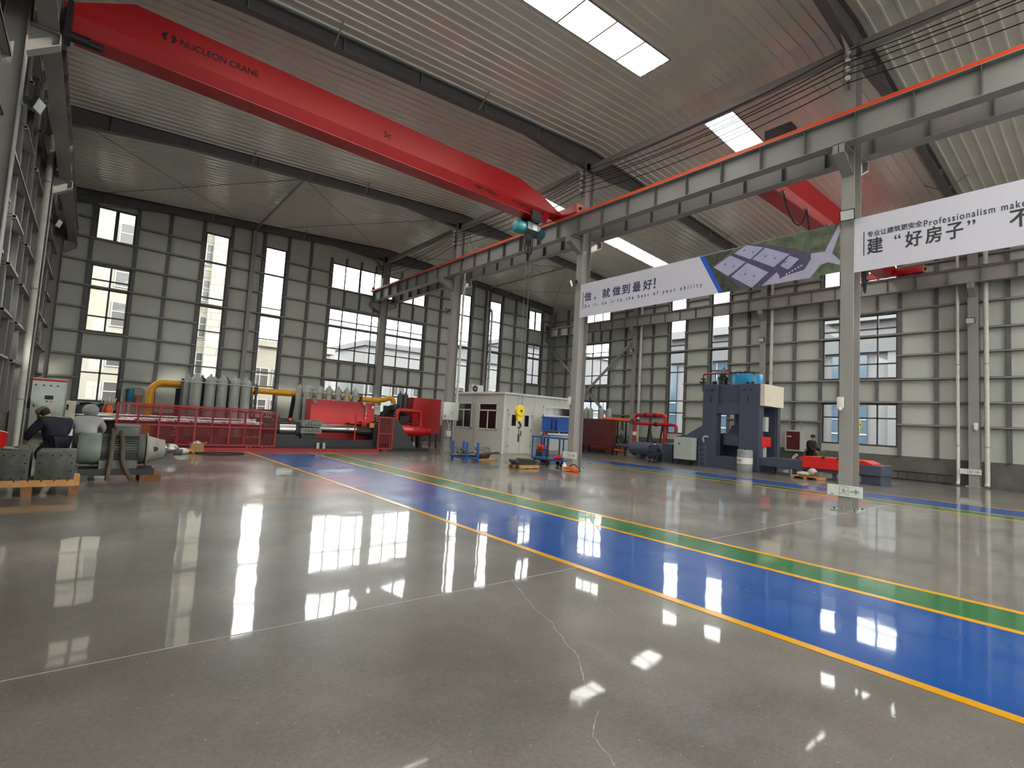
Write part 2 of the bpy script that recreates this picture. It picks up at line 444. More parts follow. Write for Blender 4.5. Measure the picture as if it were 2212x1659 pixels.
def wall(name, label, axis, lo, hi, fixed, inward, holes, posts, zf, base_holes=()):
    o = bpy.data.objects.new(name, None); COL.objects.link(o); tag(o, label, 'wall', kind='structure')
    panel_grid(lo, hi, 1.0, zf, holes, fixed, axis, -0.08*inward).build('wall_panel', M_PANEL, o, smooth=False)
    bt = sorted((fixed+0.02*inward, fixed-0.25*inward))
    b = MB()
    if axis == 0: b.box(lo, hi, bt[0], bt[1], 0, 1.05)
    else: b.box(bt[0], bt[1], lo, hi, 0, 1.05)
    b.build('concrete_base', M_CONC, o)
    g0, g1 = fixed+0.015*inward, fixed+0.2*inward
    t0, t1 = min(g0, g1), max(g0, g1)
    def seg(a0, a1, z, h, nm):
        q = MB()
        if axis == 0:
            q.box(a0, a1, t0, t1, z-h/2, z-h/2+0.012); q.box(a0, a1, min(g1, g1-0.012*inward), max(g1, g1-0.012*inward), z-h/2, z+h/2)
            q.box(a0, a1, t0, t1, z+h/2-0.012, z+h/2)
        else:
            q.box(t0, t1, a0, a1, z-h/2, z-h/2+0.012); q.box(min(g1, g1-0.012*inward), max(g1, g1-0.012*inward), a0, a1, z-h/2, z+h/2)
            q.box(t0, t1, a0, a1, z+h/2-0.012, z+h/2)
        q.build(nm, M_STEEL, o, smooth=False)
    for z in GZ:
        cuts = sorted((h[0], h[1]) for h in holes if h[2]+0.15 < z < h[3]-0.15 and abs(z-6.6) > 0.1)
        a = lo
        for c0, c1 in cuts+[(hi, hi)]:
            if c0-a > 0.05: seg(a, c0, z, 0.085, 'wall_girt')
            a = max(a, c1)
    for p in posts:
        pos, w = p[0], p[1]
        for z0, z1 in (p[2] if len(p) > 2 else ((1.05, zf(pos)-0.3),)):
            q = MB(); d0, d1 = sorted((fixed+0.01*inward, fixed+0.13*inward))
            if axis == 0: q.box(pos-w/2, pos+w/2, d0, d1, z0, z1)
            else: q.box(d0, d1, pos-w/2, pos+w/2, z0, z1)
            q.build('wall_post', M_DARKSTEEL, o, smooth=False)
    return o
WIN_N = [0]
M_FRAME = mat('dark_window_frame', '4a494b', 0.4)
def window(axis, fixed, inward, a0, a1, z0, z1, muls, bars, label, thick=0.08):
    WIN_N[0] += 1
    pos = ((a0+a1)/2, fixed, z0) if axis == 0 else (fixed, (a0+a1)/2, z0)
    T = Thing('window_%d' % WIN_N[0], label, 'window', pos, kind='structure')
    d0, d1 = sorted((fixed-0.005*inward, fixed-0.07*inward))
    f = MB()
    def bx(p0, p1, za, zb):
        if axis == 0: f.box(p0, p1, d0, d1, za, zb)
        else: f.box(d0, d1, p0, p1, za, zb)
    e = thick
    bx(a0, a0+e, z0, z1); bx(a1-e, a1, z0, z1); bx(a0+e, a1-e, z0, z0+e); bx(a0+e, a1-e, z1-e, z1)
    for m in muls:
        w = m[1] if isinstance(m, tuple) else 0.065
        c = m[0] if isinstance(m, tuple) else m
        bx(c-w/2, c+w/2, z0+e, z1-e)
    for z in bars:
        w = z[1] if isinstance(z, tuple) else 0.065
        c = z[0] if isinstance(z, tuple) else z
        bx(a0+e, a1-e, c-w/2, c+w/2)
    T.part('window_frame', f, M_FRAME, smooth=False)
    g = MB(); gm = (d0+d1)/2
    if axis == 0: g.box(a0+e/2, a1-e/2, gm-0.003, gm+0.003, z0+e/2, z1-e/2)
    else: g.box(gm-0.003, gm+0.003, a0+e/2, a1-e/2, z0+e/2, z1-e/2)
    T.part('window_glass', g, M_GLASS, smooth=False)
    # daylight portal: tells the renderer where the sky comes in, emits nothing itself
    ld = bpy.data.lights.new('sky_portal', 'AREA'); ld.shape = 'RECTANGLE'; ld.size = a1-a0; ld.size_y = z1-z0; ld.cycles.is_portal = True
    lo_ = bpy.data.objects.new('sky_portal', ld); COL.objects.link(lo_)
    out = fixed-0.12*inward
    lo_.location = ((a0+a1)/2, out, (z0+z1)/2) if axis == 0 else (out, (a0+a1)/2, (z0+z1)/2)
    dirv = Vector((0, inward, 0)) if axis == 0 else Vector((inward, 0, 0))
    lo_.rotation_euler = dirv.to_track_quat('-Z', 'Y').to_euler()

ROWS = ((8.8, 10.36, 'upper'), (4.55, 7.66, 'middle'), (1.4, 3.41, 'lower'))
BARS = {'upper': [], 'middle': [6.96, 5.28, (6.56, 0.1)], 'lower': [2.71]}
TALLBARS = [(8.84, 0.1), 6.99, (6.54, 0.1), 5.28, 3.46, 2.71]
BACK_W = []
def gable_windows(fixed, inward, where):
    hs = []
    for a0, a1, nm in ((-0.48, 1.0, 'left'), (25.88, 27.28, 'right')):
        for z0, z1, r in ROWS:
            hs.append((a0, a1, z0, z1)); window(0, fixed, inward, a0, a1, z0, z1, [((a0+a1)/2, 0.14 if r == 'upper' else 0.075)], BARS[r], '%s two-light window near the %s corner of the %s' % (r, nm, where))
    for a0, a1, nm in ((3.83, 4.96, 'left of the thin left wall column'), (6.67, 7.8, 'right of the thin left wall column'), (19.38, 20.42, 'left of the thin right wall column'), (22.05, 23.17, 'right of the thin right wall column')):
        hs.append((a0, a1, 1.4, 10.36)); window(0, fixed, inward, a0, a1, 1.4, 10.36, [], TALLBARS, 'tall narrow window of the %s, just %s' % (where, nm))
    for a0, a1, nm in ((10.37, 13.55, 'left'), (13.75, 16.7, 'right')):
        ms = [10.37+(i+0.88)*0.93 for i in range(3)] if nm == 'left' else [14.85, 15.8]
        for z0, z1, r in ROWS:
            hs.append((a0, a1, z0, z1)); window(0, fixed, inward, a0, a1, z0, z1, [(m, 0.12) if r == 'upper' and i == 1 else m for i, m in enumerate(ms)], BARS[r], '%s wide window of the %s, %s of the middle column' % (r, where, nm))
    return hs
def jambs(zs): return zs
BH = gable_windows(YB, -1, 'end wall')
gp = [(2.35, 0.14), (9.1, 0.14), (17.9, 0.14), (24.5, 0.14)]
mid = ((3.46, 4.5), (7.72, 8.8), (10.36, 10.75))
for x in (-0.55, 1.07, 10.3, 16.78, 25.8, 27.35): gp.append((x, 0.14, ((1.05, 10.6),)))
for x in (3.76, 5.03, 6.6, 7.87, 19.31, 20.49, 21.98, 23.24): gp.append((x, 0.14))
for x in (11.2, 12.14, 13.1, 14.85, 15.8): gp.append((x, 0.1, mid))
wall('wall_back', 'end wall of grey panels with tall windows behind the red machine', 0, XL-0.1, XR+0.1, YB, -1, BH, gp, lambda x: roof_z(x)-0.05)
FH = gable_windows(YF, 1, 'rear end wall')
wall('wall_front', 'rear end wall behind the camera', 0, XL-0.1, XR+0.1, YF, 1, FH, [(2.35, 0.14), (9.1, 0.14), (17.9, 0.14), (24.5, 0.14)], lambda x: roof_z(x)-0.05)

def side_windows(fixed, inward, where, bays):
    hs = []; pp = []
    for b in bays:       # b = Y of the near column of the bay; (start, kind)
        if b[1] == 'wide':
            a0, a1 = b[0], b[0]+3.15
            for z0, z1, r in ROWS:
                hs.append((a0, a1, z0, z1)); window(1, fixed, inward, a0, a1, z0, z1, [a0+0.8, a0+1.6, a0+2.4], BARS[r], '%s wide window of the %s, %s' % (r, where, b[2]))
            pp += [(a0-0.07, 0.14), (a1+0.07, 0.14)]+[(a0+k*0.8, 0.1, mid) for k in (1, 2, 3)]
        else:
            a0, a1 = b[0], b[0]+1.14
            hs.append((a0, a1, 1.4, 10.3)); window(1, fixed, inward, a0, a1, 1.4, 10.3, [], TALLBARS, 'tall narrow window of the %s, %s' % (where, b[2]))
            pp += [(a0-0.07, 0.14), (a1+0.07, 0.14)]
    return hs, pp
RB = [(23.95, 'wide', 'behind the crossed braces'), (17.84, 'tall', 'behind the red bent pipes'), (15.0, 'tall', 'above the blue-grey press'), (6.9, 'wide', 'above the red die plate'),
      (-1.72, 'wide', 'level with the camera'), (-7.6, 'tall', 'behind the camera, added for light'), (-10.3, 'tall', 'far behind the camera, added for light')]
RH, RP = side_windows(XR, -1, 'right wall', RB)
wall('wall_right', 'right wall of grey panels with girts above a rough concrete base', 1, YF-0.1, YB+0.1, XR, -1, RH,
     RP+[(y, 0.14) for y in (3.21, 5.5, 11.38, 13.84, 16.42-1.6+5.4, 22.5, 28.2, 2.0-4.9)], lambda y: roof_z(XR)-0.02)
LH, LP = side_windows(XL, 1, 'left wall', [(b[0], b[1], d) for b, d in zip(RB, ('nearest the far corner', 'beyond the white drainpipe', 'before the white drainpipe', 'out of sight beside the camera', 'level with the camera', 'behind the camera, added for light', 'far behind the camera, added for light'))])
wall('wall_left', 'left wall of grey panels with girts beside the white drainpipe', 1, YF-0.1, YB+0.1, XL, 1, LH, LP+[(y, 0.14) for y in (3.21, 5.5, 11.38, 13.84, 20.2, 22.5, 28.2)], lambda y: roof_z(XL)-0.02)

# ---- roof: ribbed liner sheets with translucent strips
SKY = []
for y0, y1 in ((7.93, 8.92), (16.85, 17.85), (-0.8, 0.2), (-9.4, -8.4)):  # last two rows are unseen strips, added to let in more daylight
    SKY += [(1.35, 11.45, y0, y1), (14.9, 25.9, y0, y1)]
SKY += [(1.35, 11.45, -6.0, -3.0), (14.9, 25.9, -6.0, -3.0)]  # extra wide unseen strips, added to brighten the hall from behind
ce = bpy.data.objects.new('ceiling', None); COL.objects.link(ce)
tag(ce, 'pitched roof of pale ribbed metal sheets with bright skylight strips', 'ceiling', kind='structure')
def roof_slope(xa, xb, nm):
    mb = MB(); xs = sorted({xa, xb}|{s[i] for s in SKY for i in (0, 1) if xa < s[i] < xb})
    prof = []; y = YF-0.1; yb = YB+0.1
    while y < yb:
        prof += [(y, 0), (y+0.225, 0), (y+0.24, -0.034), (y+0.285, -0.034), (y+0.3, 0)][:4]; y += 0.3
    prof.append((yb, 0))
    for s in SKY:
        for e in (s[2], s[3]): prof.append((e, 0))
    prof = sorted(set(prof)); prof = [p for i, p in enumerate(prof) if i == 0 or p[0]-prof[i-1][0] > 1e-4]
    vs = []; n = len(prof)
    for x in xs:
        for yy, dz in prof: vs.append((x, yy, roof_z(x)+dz))
    fs = []
    for i in range(len(xs)-1):
        xc = (xs[i]+xs[i+1])/2
        for k in range(n-1):
            yc = (prof[k][0]+prof[k+1][0])/2
            if any(s[0] < xc < s[1] and s[2] < yc < s[3] for s in SKY): continue
            fs.append((i*n+k, i*n+k+1, (i+1)*n+k+1, (i+1)*n+k))
    mb.add(vs, fs); mb.build(nm, M_ROOF, ce)
roof_slope(XL-0.15, XM, 'roof_sheet'); roof_slope(XM, XR+0.15, 'roof_sheet')
for i, (x0, x1, y0, y1) in enumerate(SKY):
    T = Thing('skylight', 'translucent roof strip %s the ridge, %s' % ('left of' if x1 < XM else 'right of', {7.93: 'above the banners', 16.85: 'beyond the red crane girder', -0.8: 'above the camera, added for light', -9.4: 'far behind the camera, added for light', -6.0: 'behind the camera, added for light'}[y0]), 'skylight', ((x0+x1)/2, (y0+y1)/2, roof_z((x0+x1)/2)), kind='structure')
    n = round((x1-x0)/1.1)
    f = MB(); g = MB()
    for k in range(n+1):
        x = x0+(x1-x0)*k/n; z = roof_z(x)
        f.box(x-0.02, x+0.02, y0, y1, z-0.02, z+0.03)
    for yy in (y0, y1):
        f.bar((x0, yy, roof_z(x0)), (x1, yy, roof_z(x1)), 0.03, 0.06)
    g.add([(x0, y0, roof_z(x0)+0.02), (x1, y0, roof_z(x1)+0.02), (x1, y1, roof_z(x1)+0.02), (x0, y1, roof_z(x0)+0.02),
           (x0, y0, roof_z(x0)+0.024), (x1, y0, roof_z(x1)+0.024), (x1, y1, roof_z(x1)+0.024), (x0, y1, roof_z(x0)+0.024)], [(0,3,2,1),(4,5,6,7),(0,1,5,4),(1,2,6,5),(2,3,7,6),(3,0,4,7)])
    T.part('skylight_frame', f, M_STEEL, smooth=False); T.part('skylight_sheet', g, M_SKYL, smooth=False)
    ld = bpy.data.lights.new('sky_portal', 'AREA'); ld.shape = 'RECTANGLE'; ld.size = x1-x0; ld.size_y = y1-y0; ld.cycles.is_portal = True
    po = bpy.data.objects.new('sky_portal', ld); COL.objects.link(po); po.location = ((x0+x1)/2, (y0+y1)/2, roof_z((x0+x1)/2)+0.06)
    po.rotation_euler = (0, math.atan(0.0695)*(1 if x1 > XM else -1), 0)

# ---- rafters, ridge and eave struts, bracing
def rafter_depth(x):
    u = abs(x-XM)
    if u > 11.9: return 0.38+(u-11.9)/3.4*0.25
    if u > 3.2: return 0.36
    return 0.36+(3.2-u)/3.2*0.45
RN = ('far behind the camera, added for light', 'behind the camera, added for light', 'over the nearest middle column', 'between the crane girder and the near skylight', 'beyond the red crane girder', 'against the end wall')
for y, nm in zip(COLY, RN):
    T = Thing('roof_rafter', 'grey tapered steel roof rafter %s' % nm, 'rafter', (XM, y, 11), kind='structure')
    xs = [XL+0.3, 1.73, 6, 10.43, XM, 16.83, 21, 25.53, XR-0.3]
    top = [(x, roof_z(x)-0.035) for x in xs]; bot = [(x, roof_z(x)-0.035-rafter_depth(x)) for x in xs]
    w = MB(); w.prism(top+bot[::-1], 1, y-0.008, y+0.008)
    for line in (top, bot):
        for (xa, za), (xb, zb) in zip(line, line[1:]): w.bar((xa, y, za), (xb, y, zb), 0.22, 0.016)
    T.part('web_and_flanges', w, M_DARKSTEEL, smooth=False)
    first = None
    for k in range(13):
        x = XL+1.6+k*2.25
        z1 = roof_z(x)-0.04; z0 = z1-rafter_depth(x)
        if abs(x-XM) < 0.4: continue
        s = MB().box(x-0.006, x+0.006, y-0.11, y+0.11, z0, z1)
        T.part('stiffener', s, M_STEEL, smooth=False)
    for x in (4.0, 8.5, 18.6, 23.2):
        zb_ = roof_z(x)-0.05-rafter_depth(x)
        for s in (-1, 1): T.part('fly_brace', MB().bar((x, y+s*0.06, zb_+0.02), (x, y+s*0.62, roof_z(x)-0.03), 0.03, 0.03), M_STEEL, smooth=False)
def strut(p, q, r, label, m=M_DARKSTEEL):
    single('roof_strut', MB().tube([p, q], r, 8), m, label, 'strut', p, kind='structure')
for a, b, nm in ((COLY[1], COLY[2], 'above the camera, added for light'), (COLY[2], COLY[3], 'beside the near skylight'), (COLY[3], COLY[4], 'above the crane hoist'), (COLY[4], COLY[5], 'nearest the end wall')):
    single('ridge_tie_beam', MB().box(XM-0.09, XM+0.09, a+0.2, b-0.2, 11.0, 11.22), M_STEEL, 'grey tie beam between the middle columns, %s' % nm, 'beam', (XM, a, 11), kind='structure')
for x, nm in ((6.05, 'left half of the roof'), (21.5, 'right half of the roof')): strut((x, COLY[4], roof_z(x)-0.3), (x, YB-0.1, roof_z(x)-0.3), 0.06, 'pale tubular strut under the %s by the end wall' % nm, M_STEEL)
def rod(p, q, label):
    single('bracing_rod', MB().tube([p, q], 0.012, 6), M_DARKSTEEL, label, 'rod', p, kind='structure')
for x0, x1, nm in ((XL+0.6, 6.05, 'the far left roof panel'), (6.05, XM-0.3, 'the roof panel left of the ridge'), (XM+0.3, 21.5, 'the roof panel right of the ridge'), (21.5, XR-0.5, 'the far right roof panel')):
    for s in (0, 1):
        xa, xb = (x0, x1) if s == 0 else (x1, x0)
        rod((xa, COLY[4]+0.1, roof_z(xa)-0.33), (xb, YB-0.2, roof_z(xb)-0.33), 'thin bracing rod crossing %s, %s end at the wall' % (nm, 'right' if s == 0 else 'left'))

# ---- columns
def h_section(mb, x, y, dx, dy, z0, z1, flange_axis='x', t=0.016):
    if flange_axis == 'x':
        mb.box(x-dx/2, x-dx/2+t, y-dy/2, y+dy/2, z0, z1); mb.box(x+dx/2-t, x+dx/2, y-dy/2, y+dy/2, z0, z1); mb.box(x-dx/2+t, x+dx/2-t, y-t/2, y+t/2, z0, z1)
    else:
        mb.box(x-dx/2, x+dx/2, y-dy/2, y-dy/2+t, z0, z1); mb.box(x-dx/2, x+dx/2, y+dy/2-t, y+dy/2, z0, z1); mb.box(x-t/2, x+t/2, y-dy/2+t, y+dy/2-t, z0, z1)
def corbel(T, x, y, s, tip, ztop):
    """bracket carrying a runway beam: s = direction in x"""
    m = MB()
    a = x; b = tip
    m.prism([(a, ztop), (b, ztop), (b, ztop-0.22), (a, ztop-0.55)], 1, y-0.008, y+0.008)
    m.bar((a, y, ztop-0.008), (b, y, ztop-0.008), 0.24, 0.016); m.bar((a, y, ztop-0.55), (b, y, ztop-0.22), 0.24, 0.016)
    m.box(min(b, b-s*0.014), max(b, b-s*0.014), y-0.12, y+0.12, ztop-0.22, ztop)
    T.part('corbel', m, M_STEEL, smooth=False)
CN = {-12.95: 'far behind the camera, added for light', -4.35: 'behind the camera, added for light', 4.23: 'nearest, by the large exit sign', 12.87: 'standing by the blue cart', 21.45: 'with the grey switch box on it', 29.7: 'against the end wall'}
for y in COLY:
    T = Thing('middle_column', 'grey H-section steel column of the middle row, %s' % CN[y], 'column', (XM, y, 0), kind='structure')
    m = MB(); h_section(m, XM, y, 0.46, 0.27, 0.0, roof_z(XM)-0.5)
    T.part('column_shaft', m, M_STEEL, smooth=False)
    b = MB().box(XM-0.33, XM+0.33, y-0.26, y+0.26, 0, 0.025)
    for sx in (-1, 1): b.prism([(XM+sx*0.23, 0.025), (XM+sx*0.32, 0.025), (XM+sx*0.23, 0.2)], 1, y-0.008, y+0.008)
    T.part('base_plate', b, M_STEEL, smooth=False)
    for sx in (-1, 1):
        for sy in (-1, 1):
            T.part('anchor_bolt', MB().tube([(XM+sx*0.27, y+sy*0.2, 0.02), (XM+sx*0.27, y+sy*0.2, 0.075)], 0.016, 6), M_IRON)
    corbel(T, XM-0.23, y, -1, 12.76, 8.40); corbel(T, XM+0.23, y, 1, 14.44, 8.54)
    T.part('knee_plate', MB().prism([(XM-0.95, 11.2), (XM-0.23, 11.2), (XM-0.23, 10.7)], 1, y-0.008, y+0.008).prism([(XM+0.95, 11.2), (XM+0.23, 11.2), (XM+0.23, 10.7)], 1, y-0.008, y+0.008), M_STEEL, smooth=False)
LN = {-12.95: 'far behind the camera, added for light', -4.35: 'behind the camera, added for light', 4.23: 'beside the camera', 12.87: 'nearest the crane girder end', 21.45: 'behind the white drainpipe', 29.7: 'in the far corner'}
for side, xo, xi, btip in (('left', XL+0.06, -1.46, -1.02), ('right', XR-0.06, 28.05, 27.62)):
    for y in COLY:
        T = Thing('wall_column', 'grey H-section steel column of the %s wall, %s' % (side, LN[y] if side == 'left' else {-12.95: 'far behind the camera, added for light', -4.35: 'behind the camera, added for light', 4.23: 'between two white drainpipes', 12.87: 'behind the press', 21.45: 'at the crossed braces', 29.7: 'in the far corner'}[y]), 'column', ((xo+xi)/2, y, 0), kind='structure')
        m = MB(); h_section(m, (xo+xi)/2, y, abs(xo-xi), 0.34, 0, roof_z(xi)-0.4)
        T.part('column_shaft', m, M_STEEL, smooth=False)
        T.part('base_plate', MB().box(min(xo, xi)-0.06, max(xo, xi)+0.02 if side == 'left' else max(xo, xi), y-0.27, y+0.27, 0, 0.04), M_STEEL, smooth=False)
        corbel(T, xi, y, 1 if side == 'left' else -1, btip, 8.40)
for x, nm in ((6.05, 'left'), (21.65, 'right')):
    T = Thing('wind_column', 'slim grey steel column on the %s half of the end wall' % nm, 'column', (x, YB-0.2, 0), kind='structure')
    m = MB(); h_section(m, x, YB-0.17, 0.2, 0.3, 0, roof_z(x)-0.35, 'y')
    T.part('column_shaft', m, M_STEEL, smooth=False); T.part('base_plate', MB().box(x-0.2, x+0.2, YB-0.4, YB-0.0, 0, 0.03), M_STEEL, smooth=False)

# ---- crane runway beams with rails
def runway(x, z0, z1, label, near=True):
    T = Thing('crane_runway_beam', label, 'beam', (x, 8.5, z0), kind='structure')
    ya, yb = -12.9, 29.95
    m = MB().box(x-0.15, x+0.15, ya, yb, z0, z0+0.018).box(x-0.15, x+0.15, ya, yb, z1-0.1, z1-0.082).box(x-0.006, x+0.006, ya, yb, z0+0.018, z1-0.1)
    T.part('beam_section', m, M_STEEL, smooth=False)
    T.part('crane_rail', MB().box(x-0.15 if near else x-0.03, x+0.03, ya, yb, z1-0.082, z1), M_ORANGE if near else M_RAIL, smooth=False)
    proto = None; k = 0
    y = yb-0.35
    while y > -3:
        if proto is None:
            proto = T.part('stiffener', MB().box(x-0.145, x-0.006, y-0.006, y+0.006, z0+0.018, z1-0.1).box(x+0.006, x+0.145, y-0.006, y+0.006, z0+0.018, z1-0.1), M_DARKSTEEL, smooth=False); y0_ = y
        else:
            c = proto.copy(); COL.objects.link(c); c.location.y = y-y0_
        y -= 1.07
    T.part('end_stop', MB().box(x-0.08, x+0.08, yb-0.12, yb, z1-0.08, z1+0.22), M_DARKSTEEL, smooth=False)
runway(12.95, 8.41, 9.15, 'long grey crane beam with orange rail on the near side of the middle columns')
runway(14.25, 8.55, 9.27, 'grey crane beam on the far side of the middle columns', False)
runway(-1.2, 8.41, 9.15, 'grey crane beam along the left wall, seen from below', False)
runway(27.8, 8.41, 9.13, 'grey crane beam running along the right wall', False)

# ---- cross braces on the right wall
for (ya, za, yb, zb, nm) in ((21.7, 7.35, 29.5, 0.8, 'rising towards the camera'), (29.5, 7.4, 21.7, 0.8, 'falling towards the camera')):
    x = 28.02 if ya < 25 else 28.12
    single('cross_brace', MB().bar((x, ya, za), (x, yb, zb), 0.08, 0.18), M_STEEL, 'diagonal steel brace on the right wall beyond the press, %s' % nm, 'brace', (x, ya, za), kind='structure')

# ================================================================== outside
M_GROUND = mat('outside_asphalt', '4a4844', 0.9, noise=0.1, scale=0.5)
single('outside_ground', MB().box(-110, 180, -60, 190, -0.6, -0.31), M_GROUND, 'pale paved yard outside the workshop', 'ground', (0, 0, 0), kind='structure')
M_BRICKB = bpy.data.materials.new('pale_block_masonry'); M_BRICKB.use_nodes = True
nt = M_BRICKB.node_tree; bk = nt.nodes.new('ShaderNodeTexBrick'); tcx = nt.nodes.new('ShaderNodeTexCoord'); mp = nt.nodes.new('ShaderNodeMapping')
mp.inputs['Rotation'].default_value = (math.radians(90), 0, 0)
nt.links.new(tcx.outputs['Object'], mp.inputs[0]); nt.links.new(mp.outputs[0], bk.inputs[0])
bk.inputs['Color1'].default_value = lin('6b6861')+[1]; bk.inputs['Color2'].default_value = lin('757269')+[1]; bk.inputs['Mortar'].default_value = lin('57524a')+[1]
bk.inputs['Scale'].default_value = 1.0; bk.inputs['Brick Width'].default_value = 1.3; bk.inputs['Row Height'].default_value = 0.6; bk.inputs['Mortar Size'].default_value = 0.03
nt.links.new(bk.outputs[0], nt.nodes['Principled BSDF'].inputs['Base Color']); nt.nodes['Principled BSDF'].inputs['Roughness'].default_value = 0.9
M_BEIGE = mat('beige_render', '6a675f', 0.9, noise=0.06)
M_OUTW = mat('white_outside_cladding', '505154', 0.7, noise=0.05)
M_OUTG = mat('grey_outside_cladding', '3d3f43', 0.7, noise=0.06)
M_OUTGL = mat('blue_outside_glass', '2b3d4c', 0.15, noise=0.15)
M_WINF = mat('white_outside_window', '787878', 0.6)
M_WIND = mat('dull_outside_pane', '2b2a29', 0.3)
M_REDSIGN = mat('red_outside_letters', 'd8262a', 0.6)
def block(name, label, x0, x1, y0, y1, z1, m, face, rows, cols, ww, wh, zs, m_pane=M_WIND, roofm=M_BEIGE):
    T = Thing(name, label, 'building', ((x0+x1)/2, (y0+y1)/2, -0.31))
    T.part('wall', MB().box(x0, x1, y0, y1, -0.31, z1), m, smooth=False)
    T.part('roof', MB().box(x0-0.4, x1+0.4, y0-0.4, y1+0.4, z1, z1+0.6), roofm, smooth=False)
    fp = None
    for r in range(rows):
        for c in range(cols):
            z = zs+r*3.1
            if z+wh > z1: continue
            if face == 'y':
                x = x0+(c+0.5)*(x1-x0)/cols
                if fp is None:
                    f = MB().box(x-ww/2, x+ww/2, y0-0.09, y0-0.01, z-0.08, z).box(x-ww/2, x-ww/2+0.08, y0-0.09, y0-0.01, z, z+wh).box(x+ww/2-0.08, x+ww/2, y0-0.09, y0-0.01, z, z+wh).box(x-ww/2, x+ww/2, y0-0.09, y0-0.01, z+wh, z+wh+0.08).box(x-0.04, x+0.04, y0-0.09, y0-0.01, z, z+wh).box(x-ww/2, x+ww/2, y0-0.09, y0-0.01, z+wh*0.6, z+wh*0.6+0.07)
                    fp = T.part('window', f, M_WINF, smooth=False); p0 = (x, z)
                    T.part('pane', MB().box(x-ww/2, x+ww/2, y0-0.05, y0, z, z+wh), m_pane, fp, smooth=False)
                else:
                    c_ = copy_tree(fp, T.o); c_.location = (x-p0[0], 0, z-p0[1])
            else:
                y = y0+(c+0.5)*(y1-y0)/cols
                if fp is None:
                    f = MB().box(x0-0.09, x0-0.01, y-ww/2, y+ww/2, z-0.08, z).box(x0-0.09, x0-0.01, y-ww/2, y-ww/2+0.08, z, z+wh).box(x0-0.09, x0-0.01, y+ww/2-0.08, y+ww/2, z, z+wh).box(x0-0.09, x0-0.01, y-ww/2, y+ww/2, z+wh, z+wh+0.08).box(x0-0.09, x0-0.01, y-0.04, y+0.04, z, z+wh).box(x0-0.09, x0-0.01, y-ww/2, y+ww/2, z+wh*0.5, z+wh*0.5+0.07)
                    fp = T.part('window', f, M_WINF, smooth=False); p0 = (y, z)
                    T.part('pane', MB().box(x0-0.05, x0, y-ww/2, y+ww/2, z, z+wh), m_pane, fp, smooth=False)
                else:
                    c_ = copy_tree(fp, T.o); c_.location = (0, y-p0[0], z-p0[1])
    return T
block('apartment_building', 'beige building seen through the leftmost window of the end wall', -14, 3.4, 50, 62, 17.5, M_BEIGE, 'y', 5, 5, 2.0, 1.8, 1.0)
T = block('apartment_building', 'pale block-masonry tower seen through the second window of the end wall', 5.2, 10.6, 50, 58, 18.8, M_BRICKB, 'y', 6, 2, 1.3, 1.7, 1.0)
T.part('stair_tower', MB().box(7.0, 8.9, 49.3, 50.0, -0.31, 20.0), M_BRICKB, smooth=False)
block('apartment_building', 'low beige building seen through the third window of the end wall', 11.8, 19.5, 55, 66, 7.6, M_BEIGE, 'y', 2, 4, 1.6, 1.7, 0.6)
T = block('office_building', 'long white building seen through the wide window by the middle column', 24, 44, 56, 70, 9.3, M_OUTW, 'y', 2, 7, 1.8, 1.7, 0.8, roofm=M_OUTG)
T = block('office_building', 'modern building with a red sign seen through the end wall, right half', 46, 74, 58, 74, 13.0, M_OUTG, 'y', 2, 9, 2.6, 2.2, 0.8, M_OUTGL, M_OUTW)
lettering('路', (47.6, 57.96, 8.0), (1, 0, 0), (0, 0, 1), 1.9, M_REDSIGN, T, depth=0.05, name='sign_lettering')
lettering('公', (44.9+1.15, 57.96, 8.0), (1, 0, 0), (0, 0, 1), 1.9, M_REDSIGN, T, width=1.2, depth=0.05, name='sign_lettering')
lettering('279', (56.6, 57.96, 8.2), (1, 0, 0), (0, 0, 1), 1.2, M_WINF, T, depth=0.05, name='sign_lettering')
# white and blue glass block beyond the right wall
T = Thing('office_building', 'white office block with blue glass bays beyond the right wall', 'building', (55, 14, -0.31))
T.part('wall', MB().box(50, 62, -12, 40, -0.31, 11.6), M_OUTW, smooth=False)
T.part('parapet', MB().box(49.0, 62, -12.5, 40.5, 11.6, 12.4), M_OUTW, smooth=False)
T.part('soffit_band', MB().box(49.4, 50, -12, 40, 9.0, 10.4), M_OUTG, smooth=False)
k = 0
for y in (-8.5, -2.5, 3.5, 9.5, 15.5, 21.5, 27.5, 33.5):
    f = T.part('window', MB().box(49.86, 50, y-1.3, y+1.3, -0.2, 8.8), M_OUTGL, smooth=False)
    T.part('window_bars', MB().box(49.8, 49.9, y-0.04, y+0.04, -0.2, 8.8).box(49.8, 49.9, y-1.3, y+1.3, 2.1, 2.22).box(49.8, 49.9, y-1.3, y+1.3, 4.6, 4.72).box(49.8, 49.9, y-1.3, y+1.3, 3.35, 3.42), M_WINF, f, smooth=False)
    T.part('pilaster', MB().box(49.6, 50.2, y+2.0, y+3.2, -0.31, 9.0), M_OUTW, smooth=False)
# block behind and to the left
block('apartment_building', 'plain building beyond the left wall', -40, -22, -10, 44, 11, M_BEIGE, 'y', 3, 4, 1.8, 1.8, 1.0)

